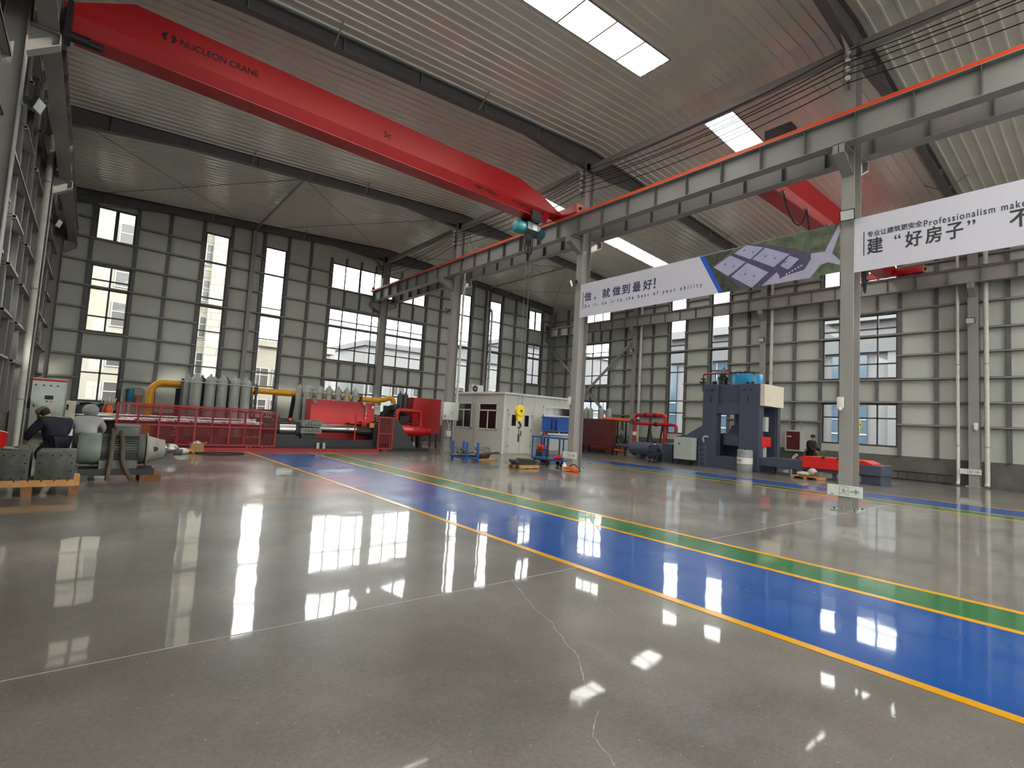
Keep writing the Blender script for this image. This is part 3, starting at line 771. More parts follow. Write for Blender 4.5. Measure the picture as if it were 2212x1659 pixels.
# ================================================================== cranes
def girder(T, x0, x1, yf, dz, ends):
    """single box girder along x with a tapering top at both ends"""
    yb = yf+0.5; z = dz
    tl, tr = ends
    top = [(x0, z+9.32), (x0+tl, z+9.97), (x1-tr*1.1, z+9.97), (x1-tr*0.55, z+9.72), (x1, z+9.3)]
    m = MB()
    m.prism([(x0, z+9.22)]+top+[(x1, z+9.22)], 1, yf, yb)
    m.prism([(yf, z+9.22), (yf+0.16, z+8.88), (yb-0.16, z+8.88), (yb, z+9.22)], 0, x0+0.15, x1-0.6)
    m.box(x0+0.3, x1-1.0, yf-0.01, yb+0.01, z+8.85, z+8.88)
    T.part('box_girder', m, M_RED, smooth=False)
def end_truck(T, x, yc, zr, L=2.1):
    e = MB().box(x-0.13, x+0.13, yc-L/2, yc+L/2, zr+0.05, zr+0.33)
    o = T.part('end_truck', e, M_RED, smooth=False)
    for s in (-1, 1):
        T.part('wheel', MB().lathe([(0.13, -0.05), (0.13, 0.05)], (x, yc+s*(L/2-0.25), zr+0.13), 18, 0), M_IRON, o)
        T.part('buffer', MB().lathe([(0.05, 0), (0.07, 0.08)], (x, yc+s*L/2+(0 if s > 0 else -0.08), zr+0.19), 12, 1), M_RUB, o)
        T.part('end_plate', MB().box(x-0.15, x+0.15, yc+s*(L/2)-0.012, yc+s*(L/2)+0.012, zr+0.03, zr+0.36), mat('pale_red_plate', 'd87868', 0.5), o, smooth=False)
T = Thing('overhead_crane', 'red overhead crane girder spanning the left bay', 'crane', (6, 13.6, 8.85))
girder(T, -1.2, 12.85, 13.35, 0, (1.2, 1.9))
end_truck(T, 12.95, 13.6, 9.15); end_truck(T, -1.2, 13.6, 9.15)
YF_ = 13.35
lg = MB()
for s in (-1, 1):   # maker's mark: two arrow-like halves with a gap
    cx = 0.645-s*0.012
    lg.add([(cx+s*0.04, YF_-0.004, 9.66), (cx+s*0.1, YF_-0.004, 9.66), (cx+s*0.165, YF_-0.004, 9.58), (cx+s*0.1, YF_-0.004, 9.48), (cx+s*0.04, YF_-0.004, 9.48), (cx+s*0.075, YF_-0.004, 9.57)], [(0, 1, 2, 3, 4, 5)])
T.part('emblem', lg, M_DINK, smooth=False)
lettering('NUCLEON CRANE', (0.85, YF_, 9.50), (1, 0, 0.02), (0, 0, 1), 0.15, M_DINK, T, 1.6, 0.004, bold=0.02)
lettering('5t', (5.74, YF_, 9.41), (1, 0, 0), (0, 0, 1), 0.16, M_DINK, T, 0.2, 0.004, bold=0.02)
sl = Vector((0, 0.16, -0.34)).normalized()
lettering('吊臂下严禁站人', (8.95, 13.43, 9.06), (1, 0, 0), tuple(-sl), 0.1, M_DINK, T, 1.0, 0.012, bold=0.02)
T.part('emblem', MB().tube([(8.82+0.06*math.cos(t*0.5236), 13.42+0.0235*0, 9.11+0.05*math.sin(t*0.5236)) for t in range(13)], 0.008, 5), M_DINK)
lettering('NO:LJ8002133136-180', (10.5, 13.43, 9.06), (1, 0, 0), tuple(-sl), 0.1, M_DINK, T, 1.5, 0.012, bold=0.02)
T.part('drive_motor', MB().lathe([(0.1, 0), (0.1, 0.32)], (-0.95, 13.2, 8.66), 14, 0).lathe([(0.07, 0), (0.07, 0.2)], (-0.63, 13.2, 8.64), 12, 0).box(-1.02, -0.93, 13.05, 13.4, 8.55, 9.3), M_BLACK)
T = Thing('overhead_crane', 'red overhead crane girder in the right bay, partly behind the banners', 'crane', (21, 7.0, 8.95))
girder(T, 14.3, 27.75, 6.75, 0.1, (1.6, 1.9))
end_truck(T, 14.25, 7.0, 9.27); end_truck(T, 27.8, 7.0, 9.13, 2.4)
T.part('control_cabinet', MB().box(14.5, 14.9, 6.0, 6.74, 10.12, 10.46), M_BLACK, smooth=False, bevel=0.01); T.part('cabinet_post', MB().box(14.66, 14.74, 6.66, 6.74, 9.25, 10.12), M_RED, smooth=False)
for k in range(4):
    xa = 15.6+k*1.75; dd = (0.75, 1.5, 1.2, 1.3)[k]
    pts = [(xa, 6.64, 8.96), (xa+0.25, 6.62, 8.96-dd*0.55), (xa+0.6, 6.6, 8.96-dd*0.92), (xa+0.88, 6.6, 8.96-dd), (xa+1.15, 6.6, 8.96-dd*0.9), (xa+1.5, 6.62, 8.96-dd*0.5), (xa+1.73, 6.64, 8.96)]
    T.part('cable_carrier', MB().box(xa-0.05, xa+0.05, 6.6, 6.76, 8.93, 9.0), M_STEEL, smooth=False)
    T.part('festoon_cable', MB().tube(smooth_path(pts), 0.022, 7), M_RUB)

def hoist(x, y, zf, label_h, zhook=2.0):
    T = Thing('electric_hoist', label_h, 'hoist', (x, y, zf))
    zc = zf-0.45
    T.part('motor_cover', MB().lathe([(0.02, -0.62), (0.17, -0.6), (0.23, -0.5), (0.235, -0.28), (0.2, -0.2)], (x, y, zc), 24, 0), M_TEAL)
    T.part('rope_drum', MB().lathe([(0.17, -0.2), (0.19, -0.19), (0.19, 0.32), (0.17, 0.33)], (x, y, zc), 20, 0), M_DGREY)
    T.part('gear_case', MB().lathe([(0.2, 0.33), (0.21, 0.34), (0.2, 0.66), (0.13, 0.74), (0.02, 0.75)], (x, y, zc), 20, 0), M_DTEAL)
    T.part('side_plate', MB().box(x-0.2, x+0.4, y-0.24, y-0.2, zc-0.06, zc+0.2).box(x-0.2, x+0.4, y+0.2, y+0.24, zc-0.06, zc+0.2), M_DTEAL, smooth=False)
    T.part('nameplate', MB().box(x+0.02, x+0.22, y-0.25, y-0.24, zc-0.04, zc+0.14), M_GBOX, smooth=False)
    tr = T.part('trolley', MB().box(x-0.1, x+0.35, y-0.3, y-0.26, zf-0.16, zf+0.2).box(x-0.1, x+0.35, y+0.26, y+0.3, zf-0.16, zf+0.2).box(x-0.05, x+0.3, y-0.28, y+0.28, zf-0.22, zf-0.16), M_BLACK, smooth=False)
    for dx in (0.0, 0.26):
        for s in (-1, 1): T.part('wheel', MB().lathe([(0.055, -0.03), (0.065, -0.03), (0.065, 0.015), (0.055, 0.03)], (x+dx, y+s*0.225, zf+0.1), 14, 1), M_IRON, tr)
    for i, (ox, l) in enumerate(((-0.32, 0.75), (-0.25, 0.9), (-0.18, 0.7), (-0.1, 0.95), (-0.03, 0.85))):
        pts = [(x+ox, y-0.26, zc-0.1), (x+ox-0.05, y-0.27, zc-0.1-l*0.6), (x+ox, y-0.27, zc-0.1-l), (x+ox+0.06, y-0.27, zc-0.1-l*0.7), (x+ox+0.05, y-0.26, zc-0.12)]
        T.part('cable_loop', MB().tube(smooth_path(pts, 6), 0.018, 6), M_RUB)
    for dx in (0.0, 0.2): T.part('wire_rope', MB().tube([(x+dx, y, zc-0.15), (x+0.02+dx*0.85, y, zhook+0.02)], 0.009, 6), M_IRON)
    b = T.part('hook_block', MB().lathe([(0.05, -0.09), (0.17, -0.085), (0.2, -0.05), (0.2, 0.05), (0.17, 0.085), (0.05, 0.09)], (x+0.1, y, zhook-0.05), 24, 1).prism([(x-0.06, zhook-0.1), (x+0.26, zhook-0.1), (x+0.19, zhook-0.4), (x+0.02, zhook-0.4)], 1, y-0.05, y+0.05), M_HYEL)
    T.part('sheave_pin', MB().lathe([(0.045, -0.1), (0.045, 0.1)], (x+0.1, y, zhook-0.05), 12, 1), M_BLACK, b)
    hk = [(x+0.1, y, zhook-0.38), (x+0.1, y, zhook-0.46)]+[(x+0.1+0.075*math.sin(math.radians(a)), y, zhook-0.55+0.085*math.cos(math.radians(a))) for a in range(0, 260, 26)]
    T.part('hook', MB().tube(hk, [0.03, 0.03]+[0.036]*6+[0.03, 0.026, 0.022, 0.015], 10), M_BLACK)
    return T
hoist(11.45, 13.6, 8.85, 'teal and dark blue electric hoist hanging from the left bay crane, yellow hook block', 2.02)
hoist(23.4, 7.0, 8.95, 'electric hoist of the right bay crane with hook block behind the nearest column', 2.3)
T = Thing('lifting_sling', 'thin sling with a black handle hanging from the yellow hook block', 'sling', (11.55, 13.6, 1.35))
T.part('rope', MB().tube([(11.55, 13.6, 1.4), (11.56, 13.6, 1.15)], 0.012, 6), M_BLACK); T.part('handle', MB().tube([(11.56, 13.6, 1.16), (11.56, 13.6, 0.9)], 0.035, 10), M_BLACK)

# ---- power cables along the middle column row, carried by insulator racks
ZW = (10.91, 10.72, 10.62, 10.46, 10.3, 10.1)
WN = ('uppermost', 'second from the top', 'third from the top', 'fourth from the top', 'fifth from the top', 'lowest')
for i, z in enumerate(ZW):
    pts = []
    for a, b in zip(COLY[1:], COLY[2:]):
        for k in range(8):
            t = k/8; pts.append((13.26, a+(b-a)*t, z-(0.18+0.05*(i % 3))*4*t*(1-t)))
    pts.append((13.26, COLY[-1], z))
    tag(MB().tube(pts, 0.013, 6).build('power_cable', M_RUB), '%s of the six black cables strung along the middle columns' % WN[i], 'cable', 'cables along the middle columns')
for y in COLY[2:]:
    T = Thing('insulator_rack', 'pale cable insulators high on the middle column %s' % CN[y], 'insulator', (13.33, y, 10.2), 'cable insulator racks')
    T.part('bracket', MB().box(13.36, 13.4, y-0.02, y+0.02, 10.0, 11.0), M_DARKSTEEL, smooth=False)
    for z in (10.91, 10.7, 10.48, 10.26):
        T.part('insulator', MB().lathe([(0.02, -0.09), (0.05, -0.085), (0.035, -0.06), (0.06, -0.05), (0.04, -0.02), (0.06, -0.01), (0.03, 0.02)], (13.34, y, z), 14, 0), M_WHITE)

# ================================================================== banners on the middle columns
def quad_yz(mb, pts, x):
    mb.add([(x, y, z) for y, z in pts], [tuple(range(len(pts)))]); return mb
BX = 13.375
T = Thing('banner', 'long banner with navy slogan and aerial factory picture between two middle columns', 'banner', (BX, 8.5, 5.5))
T.part('banner_sheet', MB().prism([(12.71, 6.68), (12.72, 5.46), (4.37, 5.55), (4.37, 6.74)], 0, BX, BX+0.012), M_BANNER, smooth=False)
def pic(name, pts, m, d): 
    T.part(name, quad_yz(MB(), pts, BX-d), m, smooth=False)
pic('printed_stripe', [(8.02, 6.70), (7.39, 5.51), (7.26, 5.51), (7.87, 6.70)], M_BBLUE, 0.002)
pic('printed_landscape', [(7.87, 6.70), (7.26, 5.51), (4.37, 5.55), (4.37, 6.74)], M_BTREE, 0.002)
pic('printed_trees', [(7.87, 6.70), (7.26, 5.51), (6.5, 5.51), (7.1, 6.0), (7.6, 6.32), (7.1, 6.6), (7.0, 6.69)], M_BTREE2, 0.003)
pic('printed_yard', [(6.75, 5.52), (5.3, 5.52), (5.0, 5.75), (4.92, 6.1), (5.2, 6.25), (5.9, 6.55), (6.6, 6.76), (7.1, 6.55), (7.6, 6.3), (7.1, 5.9)], M_BSHADE, 0.004)
for q in ([(7.57, 6.30), (7.08, 6.54), (6.64, 6.26), (7.13, 5.96)], [(6.97, 6.57), (6.63, 6.73), (6.17, 6.56), (6.52, 6.31)], [(6.46, 6.30), (6.12, 6.54), (5.51, 6.23), (5.90, 5.97)], [(7.04, 5.93), (6.60, 6.23), (6.03, 5.86), (6.46, 5.52)], [(5.73, 5.97), (5.51, 6.19), (5.19, 6.01), (5.55, 5.84)]):
    pic('printed_roof', q, M_BROOF, 0.006)
    cy = sum(p[0] for p in q)/4; cz = sum(p[1] for p in q)/4
    for fy, fz in ((0.12, 0.04), (-0.12, -0.06)):
        pic('printed_roof_vent', [(cy+fy+0.03, cz+fz), (cy+fy-0.02, cz+fz+0.03), (cy+fy-0.04, cz+fz+0.01), (cy+fy+0.01, cz+fz-0.02)], M_BSHADE, 0.007)
pic('printed_road', [(5.01, 6.14), (4.70, 6.11), (4.48, 6.56), (4.40, 6.73), (4.37, 6.55), (4.54, 6.04), (4.37, 5.83), (4.37, 5.72), (4.63, 5.84), (4.79, 5.80), (5.02, 5.53), (6.2, 5.52), (5.93, 5.64), (5.15, 5.76), (5.01, 5.99)], M_BROAD, 0.006)
pic('printed_car_park', [(5.78, 5.62), (5.15, 5.86), (5.05, 6.0), (5.06, 6.1), (5.19, 6.14), (5.5, 5.86)], M_BSHADE, 0.007)
pic('printed_offices', [(6.19, 5.53), (5.82, 5.82), (5.75, 5.73), (5.76, 5.61), (5.9, 5.53)], M_BROOF, 0.008)
for k in range(6): pic('printed_cars', [(5.6-k*0.07, 5.72+k*0.03), (5.57-k*0.07, 5.75+k*0.03), (5.55-k*0.07, 5.73+k*0.03), (5.58-k*0.07, 5.70+k*0.03)], M_BANNER, 0.009)
YD = (0, -1, 0.004); ZD = (0, 0, 1)
T.part('printed_rule', MB().box(BX-0.003, BX, 12.56, 12.585, 5.77, 6.37), M_NAVYT, smooth=False)
for ch, y, w in (('做', 12.50, 0.32), ('，', 12.06, 0.09), ('就', 11.67, 0.33), ('做', 11.22, 0.33), ('到', 10.82, 0.31), ('最', 10.38, 0.3), ('好', 9.97, 0.33), ('！', 9.57, 0.06)):
    hh = 0.32 if ch != '，' else 0.1
    lettering(ch, (BX, y, 6.02), YD, ZD, hh, M_NAVYT, T, w, 0.003, bold=0.02)
lettering('Do it, do it to the best of your ability', (BX, 12.47, 5.75), (0, -1, 0.004), ZD, 0.155, M_NAVYT, T, 4.55, 0.003, bold=0.02, spacing=2.0)
T.part('hanging_wire', MB().tube([(BX, 12.6, 6.68), (BX+0.02, 12.72, 6.9)], 0.006, 5).tube([(BX, 4.45, 6.74), (BX+0.02, 4.36, 6.95)], 0.006, 5), M_BLACK)
T = Thing('banner', 'white banner with large charcoal Chinese characters at the right edge of the photo', 'banner', (BX, 0, 5.5))
T.part('banner_sheet', MB().prism([(4.08, 6.75), (4.08, 5.48), (-4.2, 5.5), (-4.2, 6.8)], 0, BX, BX+0.012), M_BANNER, smooth=False)
T.part('printed_rule', MB().box(BX-0.003, BX, 3.88, 3.9, 5.84, 6.4), M_INK, smooth=False)
lettering('专业让建筑更安全', (BX, 3.82, 6.25), YD, ZD, 0.13, M_INK, T, 1.0, 0.003, bold=0.02)
lettering('Professionalism makes', (BX, 2.79, 6.225), YD, ZD, 0.14, M_INK, T, 1.62, 0.003, bold=0.015, spacing=1.25)
for ch, y, z, w, h in (('建', 3.82, 5.85, 0.29, 0.36), ('“', 3.31, 6.08, 0.11, 0.1), ('好', 3.11, 5.85, 0.28, 0.34), ('房', 2.76, 5.85, 0.26, 0.34), ('子', 2.42, 5.85, 0.26, 0.33), ('”', 2.09, 6.07, 0.12, 0.1), ('不', 1.47, 5.85, 0.3, 0.34)):
    lettering(ch, (BX, y, z), YD, ZD, h, M_INK, T, w, 0.003, bold=0.02)

# ================================================================== small fittings on columns
def floodlight(x, y, z, d, label):
    """d: direction the lamp faces in plan"""
    T = Thing('floodlight', label, 'lamp', (x, y, z), 'floodlights on the columns')
    D = Vector((d[0], d[1], -0.35)).normalized(); R_ = D.cross(Vector((0, 0, 1))).normalized(); U = R_.cross(D)
    def blk(c, w, h, t): 
        c = Vector(c); m = MB()
        vs = [c+R_*(a*w/2)+U*(b*h/2)+D*(e*t/2) for e in (-1, 1) for a, b in ((-1,-1),(1,-1),(1,1),(-1,1))]
        return m.add(vs, [(0,1,2,3),(7,6,5,4),(0,4,5,1),(1,5,6,2),(2,6,7,3),(3,7,4,0)])
    c = Vector((x, y, z))+D*0.16
    T.part('housing', blk(c, 0.3, 0.25, 0.06), M_BLACK, smooth=False)
    T.part('lamp_lens', blk(c+D*0.033, 0.26, 0.21, 0.008), M_LAMP, smooth=False)
    T.part('bracket', MB().bar((x, y, z), c-D*0.03, 0.05, 0.05).bar((x-0.02, y, z-0.06), (x-0.02, y, z+0.06), 0.06, 0.06), M_BLACK, smooth=False)
floodlight(13.36, 4.2, 6.88, (-1, -0.15), 'small square floodlight at the left end of the charcoal lettered banner')
floodlight(13.36, 12.93, 6.82, (-0.8, 0.6), 'small square floodlight at the left end of the slogan banner')
floodlight(13.36, 21.5, 6.9, (-0.8, 0.6), 'small square floodlight on the middle column above the switch box')
floodlight(28.02, 4.29, 6.9, (-1, 0), 'small square floodlight on the right wall column between two drainpipes')
floodlight(28.02, 12.87, 6.85, (-1, 0), 'small square floodlight on the right wall column behind the press')
floodlight(28.02, 21.5, 6.85, (-1, 0.2), 'small square floodlight on the right wall column at the crossed braces')
floodlight(-1.38, 12.99, 7.03, (0.9, -0.3), 'small floodlight high on the left wall, nearer one')
floodlight(-1.4, 21.5, 7.05, (0.9, -0.3), 'small floodlight on the left wall column beside the drainpipe')
def sign(x, y0, y1, z0, z1, label):
    T = Thing('exit_sign', label, 'sign', (x, (y0+y1)/2, z0), 'exit sign boards on the columns')
    w = y1-y0; h = z1-z0; yy = lambda t: y1-t*w; zz = lambda t: z0+t*h
    T.part('board', MB().box(x-0.03, x, y0, y1, z0, z1), M_SIGN, smooth=False, bevel=0.004)
    a = MB(); X = x-0.033
    quad_yz(a, [(yy(.66), zz(.45)), (yy(.66), zz(.58)), (yy(.82), zz(.58)), (yy(.82), zz(.45))], X)
    quad_yz(a, [(yy(.8), zz(.25)), (yy(.8), zz(.78)), (yy(.93), zz(.52))], X)
    T.part('arrow_print', a, M_SIGNG, smooth=False)
    p = MB()
    for (u0, u1, v0, v1) in ((.35, .37, .08, .92), (.6, .62, .08, .92), (.37, .6, .88, .92)): quad_yz(p, [(yy(u0), zz(v0)), (yy(u0), zz(v1)), (yy(u1), zz(v1)), (yy(u1), zz(v0))], X)
    def limb(u0, v0, u1, v1, t=0.028):
        du, dv = (u1-u0)*w, (v1-v0)*h; L_ = math.hypot(du, dv); nu, nv = -dv/L_*t*w*0.5, du/L_*t*w*0.5
        quad_yz(p, [(yy(u0)-nu, zz(v0)+nv), (yy(u1)-nu, zz(v1)+nv), (yy(u1)+nu, zz(v1)-nv), (yy(u0)+nu, zz(v0)-nv)], X)
    limb(.47, .66, .48, .42, .045); limb(.47, .62, .54, .5); limb(.54, .5, .58, .56); limb(.46, .62, .41, .52); limb(.48, .42, .55, .3); limb(.55, .3, .54, .15); limb(.48, .42, .43, .28); limb(.43, .28, .38, .24)
    quad_yz(p, [(yy(.49+.022*math.cos(t*.628)), zz(.76)+.022*w*math.sin(t*.628)) for t in range(10)], X)
    T.part('running_figure_print', p, M_SIGNG, smooth=False)
    T.part('small_print', quad_yz(MB(), [(yy(.1), zz(.12)), (yy(.1), zz(.17)), (yy(.2), zz(.15)), (yy(.2), zz(.1))], X), M_INK, smooth=False)
sign(13.39, 3.88, 4.58, 0.33, 0.58, 'white exit sign with running figure low on the nearest middle column')
sign(13.39, 12.54, 13.2, 0.39, 0.63, 'white exit sign low on the middle column by the blue cart')
sign(28.04, 4.0, 4.68, 0.5, 0.72, 'white exit sign low on the right wall between the drainpipes')
def beacon(x, y, z, label):
    T = Thing('emergency_light', label, 'lamp', (x, y, z), 'white emergency lights on the columns')
    T.part('body', MB().box(x-0.06, x, y-0.07, y+0.07, z-0.13, z+0.13), M_WHITE, bevel=0.02)
    T.part('lens', MB().ball((x-0.05, y, z-0.15), 0.05, 8), M_LAMP)
beacon(13.39, 4.33, 2.46, 'white emergency light on the left edge of the nearest middle column')
beacon(13.39, 12.99, 2.47, 'white emergency light on the middle column above the blue cart')
beacon(28.04, 4.16, 2.48, 'white emergency light on the right wall column')
def drainpipe(pts, r, label):
    T = Thing('drainpipe', label, 'pipe', pts[-1])
    T.part('pipe', MB().tube(pts, r, 12), M_PVC)
    n = 0
    for a, b in zip(pts, pts[1:]):
        a, b = Vector(a), Vector(b)
        if abs(a.z-b.z) > 2.5:
            for t in (0.15, 0.5, 0.85):
                c = a+(b-a)*t; T.part('pipe_clip', MB().tube([c-Vector((0, 0, 0.02)), c+Vector((0, 0, 0.02))], r+0.012, 12), M_STEEL)
drainpipe([(-1.27, 20.75, 9.65), (-1.55, 20.75, 9.4), (-1.55, 20.75, 0.02)], 0.085, 'white drainpipe running down the left wall column')
drainpipe([(13.95, 21.25, 9.3), (13.95, 21.25, 2.36)], 0.06, 'white conduit on the right edge of the middle column with the switch box')
drainpipe([(21.9, YB-0.42, 9.6), (21.98, YB-0.42, 9.2), (21.98, YB-0.42, 0.02)], 0.08, 'white drainpipe on the end wall behind the air conditioner')
drainpipe([(28.1, 4.66, 10.3), (28.14, 4.74, 9.9), (28.14, 4.74, 0.2), (28.02, 4.74, 0.04)], 0.06, 'left white drainpipe of the pair beside the right wall exit sign')
drainpipe([(28.1, 3.95, 10.3), (28.14, 3.84, 9.9), (28.14, 3.84, 0.2), (28.0, 3.84, 0.05)], 0.085, 'right white drainpipe of the pair beside the right wall exit sign')
drainpipe([(28.1, 12.55, 10.3), (28.14, 12.44, 9.9), (28.14, 12.44, 0.02)], 0.08, 'white drainpipe on the right wall column behind the press')
drainpipe([(28.1, 21.1, 10.3), (28.14, 20.98, 9.9), (28.14, 20.98, 0.02)], 0.085, 'white drainpipe on the right wall column at the crossed braces')
T = Thing('switch_box', 'pale grey electrical switch box with warning triangle on the middle column', 'electrical box', (13.3, 21.2, 1.5))
T.part('box_body', MB().box(13.1, 13.98, 21.06, 21.31, 1.48, 2.34), M_GBOX, bevel=0.01)
T.part('box_door', MB().box(13.14, 13.94, 21.045, 21.06, 1.52, 2.3), M_GBOX, smooth=False)
T.part('warning_triangle', MB().prism([(13.5, 1.76), (13.68, 1.76), (13.59, 1.93)], 1, 21.04, 21.045), M_SIGNG, smooth=False)
T.part('latch', MB().box(13.18, 13.22, 21.03, 21.045, 1.6, 1.72), M_BLACK, smooth=False)
for k in range(4):
    T.part('hanging_wire', MB().tube(smooth_path([(13.45+k*0.08, 21.2, 1.48), (13.5+k*0.05, 21.15, 1.25), (13.55-k*0.03, 21.18, 1.05), (13.5+k*0.05, 21.22, 0.95)]), 0.014, 6), M_RUB if k % 2 else M_WHITE)
single('socket_box', MB().box(13.42, 13.68, 21.15, 21.315, 0.68, 0.96), M_GBOX, 'small grey socket box below the switch box on the middle column', 'electrical box', (13.55, 21.2, 0.68), bevel=0.008)

# ================================================================== long red forming machine by the end wall
def bottle(T, x, y, z0, z1, r, m, name='gas_bottle'):
    h = z1-z0
    return MB().lathe([(r*0.9, 0), (r, 0.03), (r, h-r*1.15-0.08), (r*0.95, h-r*0.8-0.08), (r*0.8, h-r*0.45-0.08), (r*0.55, h-r*0.2-0.08), (r*0.24, h-0.08), (r*0.2, h-0.02), (r*0.12, h)], (x, y, z0), 18)
T = Thing('forming_machine', 'long black and steel forming machine on a low bed by the end wall', 'machine', (6, 21.3, 0))
T.part('machine_bed', MB().box(0.3, 12.25, 20.75, 22.02, 0.0, 0.12).box(0.4, 9.9, 20.85, 21.05, 0.12, 0.42).box(0.4, 9.9, 21.7, 21.9, 0.12, 0.42).box(0.4, 9.9, 20.83, 21.0, 0.40, 0.45), M_BLACK, smooth=False)
T.part('long_ram', MB().tube([(-0.3, 21.2, 0.93), (5.15, 21.2, 0.93)], 0.12, 20), M_CHROME)
T.part('ram_guide_rod', MB().tube([(0.1, 21.5, 1.06), (5.6, 21.5, 1.06)], 0.05, 12), M_CHROME)
T.part('ram_sleeve', MB().tube([(5.15, 21.2, 0.8), (5.75, 21.2, 0.8)], 0.27, 24), M_BLACK)
T.part('steel_cylinder', MB().tube([(5.75, 21.2, 0.8), (6.55, 21.2, 0.8)], 0.26, 28), M_CHROME)
T.part('black_cylinder', MB().tube([(6.35, 21.25, 0.74), (7.0, 21.25, 0.74)], 0.36, 24).box(5.2, 6.5, 20.95, 21.5, 0.35, 0.6), M_BLACK)
h = T.part('head_block', MB().box(6.5, 7.3, 20.72, 21.6, 0.92, 1.14).box(6.48, 7.28, 20.72, 21.6, 0.66, 0.88).box(6.62, 6.86, 20.8, 21.4, 1.14, 1.19).box(7.05, 7.26, 20.8, 21.4, 1.14, 1.19), mat('grey_green_cast_head', '7b7f78', 0.5, noise=0.12), smooth=False, bevel=0.008)
for r_, zz_, xs_ in ((0, 1.085, (6.74, 6.84)), (1, 0.995, (6.66, 6.76, 6.86, 6.96, 7.06, 7.17))):
    for x in xs_: T.part('bolt_hole', MB().lathe([(0.028, -0.004), (0.028, 0.004)], (x, 20.717, zz_), 12, 1), M_BLACK, h)
lettering('江海液压机', (6.58, 20.72, 0.71), (1, 0, 0), (0, 0, 1), 0.11, M_INK, T, 0.62, 0.003, parent=h)
T.part('head_stand', MB().box(6.55, 7.1, 20.9, 21.5, 0.12, 0.62).box(6.5, 6.62, 20.8, 21.6, 0.6, 0.66).box(6.98, 7.1, 20.8, 21.6, 0.6, 0.66), M_BLACK, smooth=False)
T.part('steel_cylinder', MB().tube([(7.3, 21.2, 0.87), (8.85, 21.2, 0.87)], 0.17, 28), M_CHROME)
T.part('black_cylinder', MB().tube([(8.85, 21.2, 0.8), (10.2, 21.2, 0.8)], 0.2, 24).box(9.55, 10.3, 20.9, 21.6, 0.3, 1.15), M_BLACK)
T.part('end_gusset', MB().prism([(10.3, 0.12), (10.3, 1.42), (10.62, 1.42), (11.62, 0.12)], 1, 20.85, 20.95).prism([(10.3, 0.12), (10.3, 1.42), (10.62, 1.42), (11.62, 0.12)], 1, 21.9, 22.0).box(10.3, 10.5, 20.95, 21.9, 0.12, 1.42), M_DGREY, smooth=False)
for x in (4.6, 5.1): T.part('roller', MB().lathe([(0.06, -0.02), (0.06, 0.02)], (x, 20.72, 0.08), 14, 1), M_IRON)
for x in (7.18, 7.42): T.part('steel_foot', MB().box(x-0.05, x+0.05, 20.72, 20.8, 0.0, 0.3), M_GBOX, smooth=False)
T.part('warning_plate', MB().box(9.36, 9.56, 20.88, 20.9, 0.98, 1.18), mat('yellow_label', 'c9982c', 0.6), smooth=False)
T.part('valve_cluster', MB().box(5.0, 5.4, 21.2, 21.5, 1.06, 1.2).box(5.5, 5.9, 21.2, 21.5, 1.06, 1.16).tube([(5.2, 21.3, 1.2), (5.25, 21.3, 1.35)], 0.03, 8).tube([(5.75, 21.3, 1.1), (5.8, 21.35, 1.3)], 0.025, 8).tube(smooth_path([(5.1, 21.3, 1.2), (5.4, 21.3, 1.3), (5.9, 21.3, 1.12)]), 0.02, 6), M_BLACK)
T.part('valve_knob', MB().ball((6.18, 21.2, 1.16), 0.07, 8, sz=1.1), M_ORNG)
single('floor_rail', MB().box(0.6, 9.5, 20.1, 20.17, 0, 0.11), M_DRED, 'long dark red rail on the floor in front of the forming machine', 'rail', (5, 20.1, 0))
# safety fence, two sliding panels and a gate
def fence(label, x0, x1, y, z0, z1, posts, mid):
    T = Thing('safety_fence', label, 'fence', ((x0+x1)/2, y, 0))
    fr = MB().box(x0, x1, y-0.025, y+0.025, z1-0.06, z1).box(x0, x1, y-0.025, y+0.025, z0, z0+0.06).box(x0, x1, y-0.02, y+0.02, mid-0.025, mid+0.025)
    T.part('rail_frame', fr, M_DRED, smooth=False)
    for x in posts: T.part('fence_post', MB().box(x-0.03, x+0.03, y-0.027, y+0.027, z0, z1), M_DRED, smooth=False)
    T.part('mesh_panel', MB().box(x0, x1, y+0.018, y+0.024, z0, z1), M_MESH, smooth=False)
    for x in (x0+0.3, x1-0.3): T.part('caster', MB().lathe([(0.045, -0.015), (0.045, 0.015)], (x, y, 0.045), 14, 1).box(x-0.02, x+0.02, y-0.02, y+0.02, 0.05, z0+0.01), M_IRON)
fence('long red mesh safety fence in front of the steel ram, front panel', 0.7, 5.0, 20.6, 0.14, 1.5, (0.73, 1.86, 2.89, 3.95, 4.97), 0.81)
fence('red mesh safety fence panel just behind the long front one', 1.25, 5.56, 20.68, 0.12, 1.41, (1.28, 2.4, 3.42, 4.46, 5.53), 0.8)
fence('narrow red mesh gate beside the charcoal end gusset', 9.62, 10.33, 20.6, 0.08, 1.48, (9.65, 10.3), 0.75)
single('guard_bar', MB().box(8.6, 9.6, 20.63, 20.67, 1.44, 1.5).box(8.6, 8.65, 20.63, 20.67, 0.42, 1.44), M_DRED, 'red guard bar left of the narrow mesh gate', 'rail', (9, 20.65, 0))
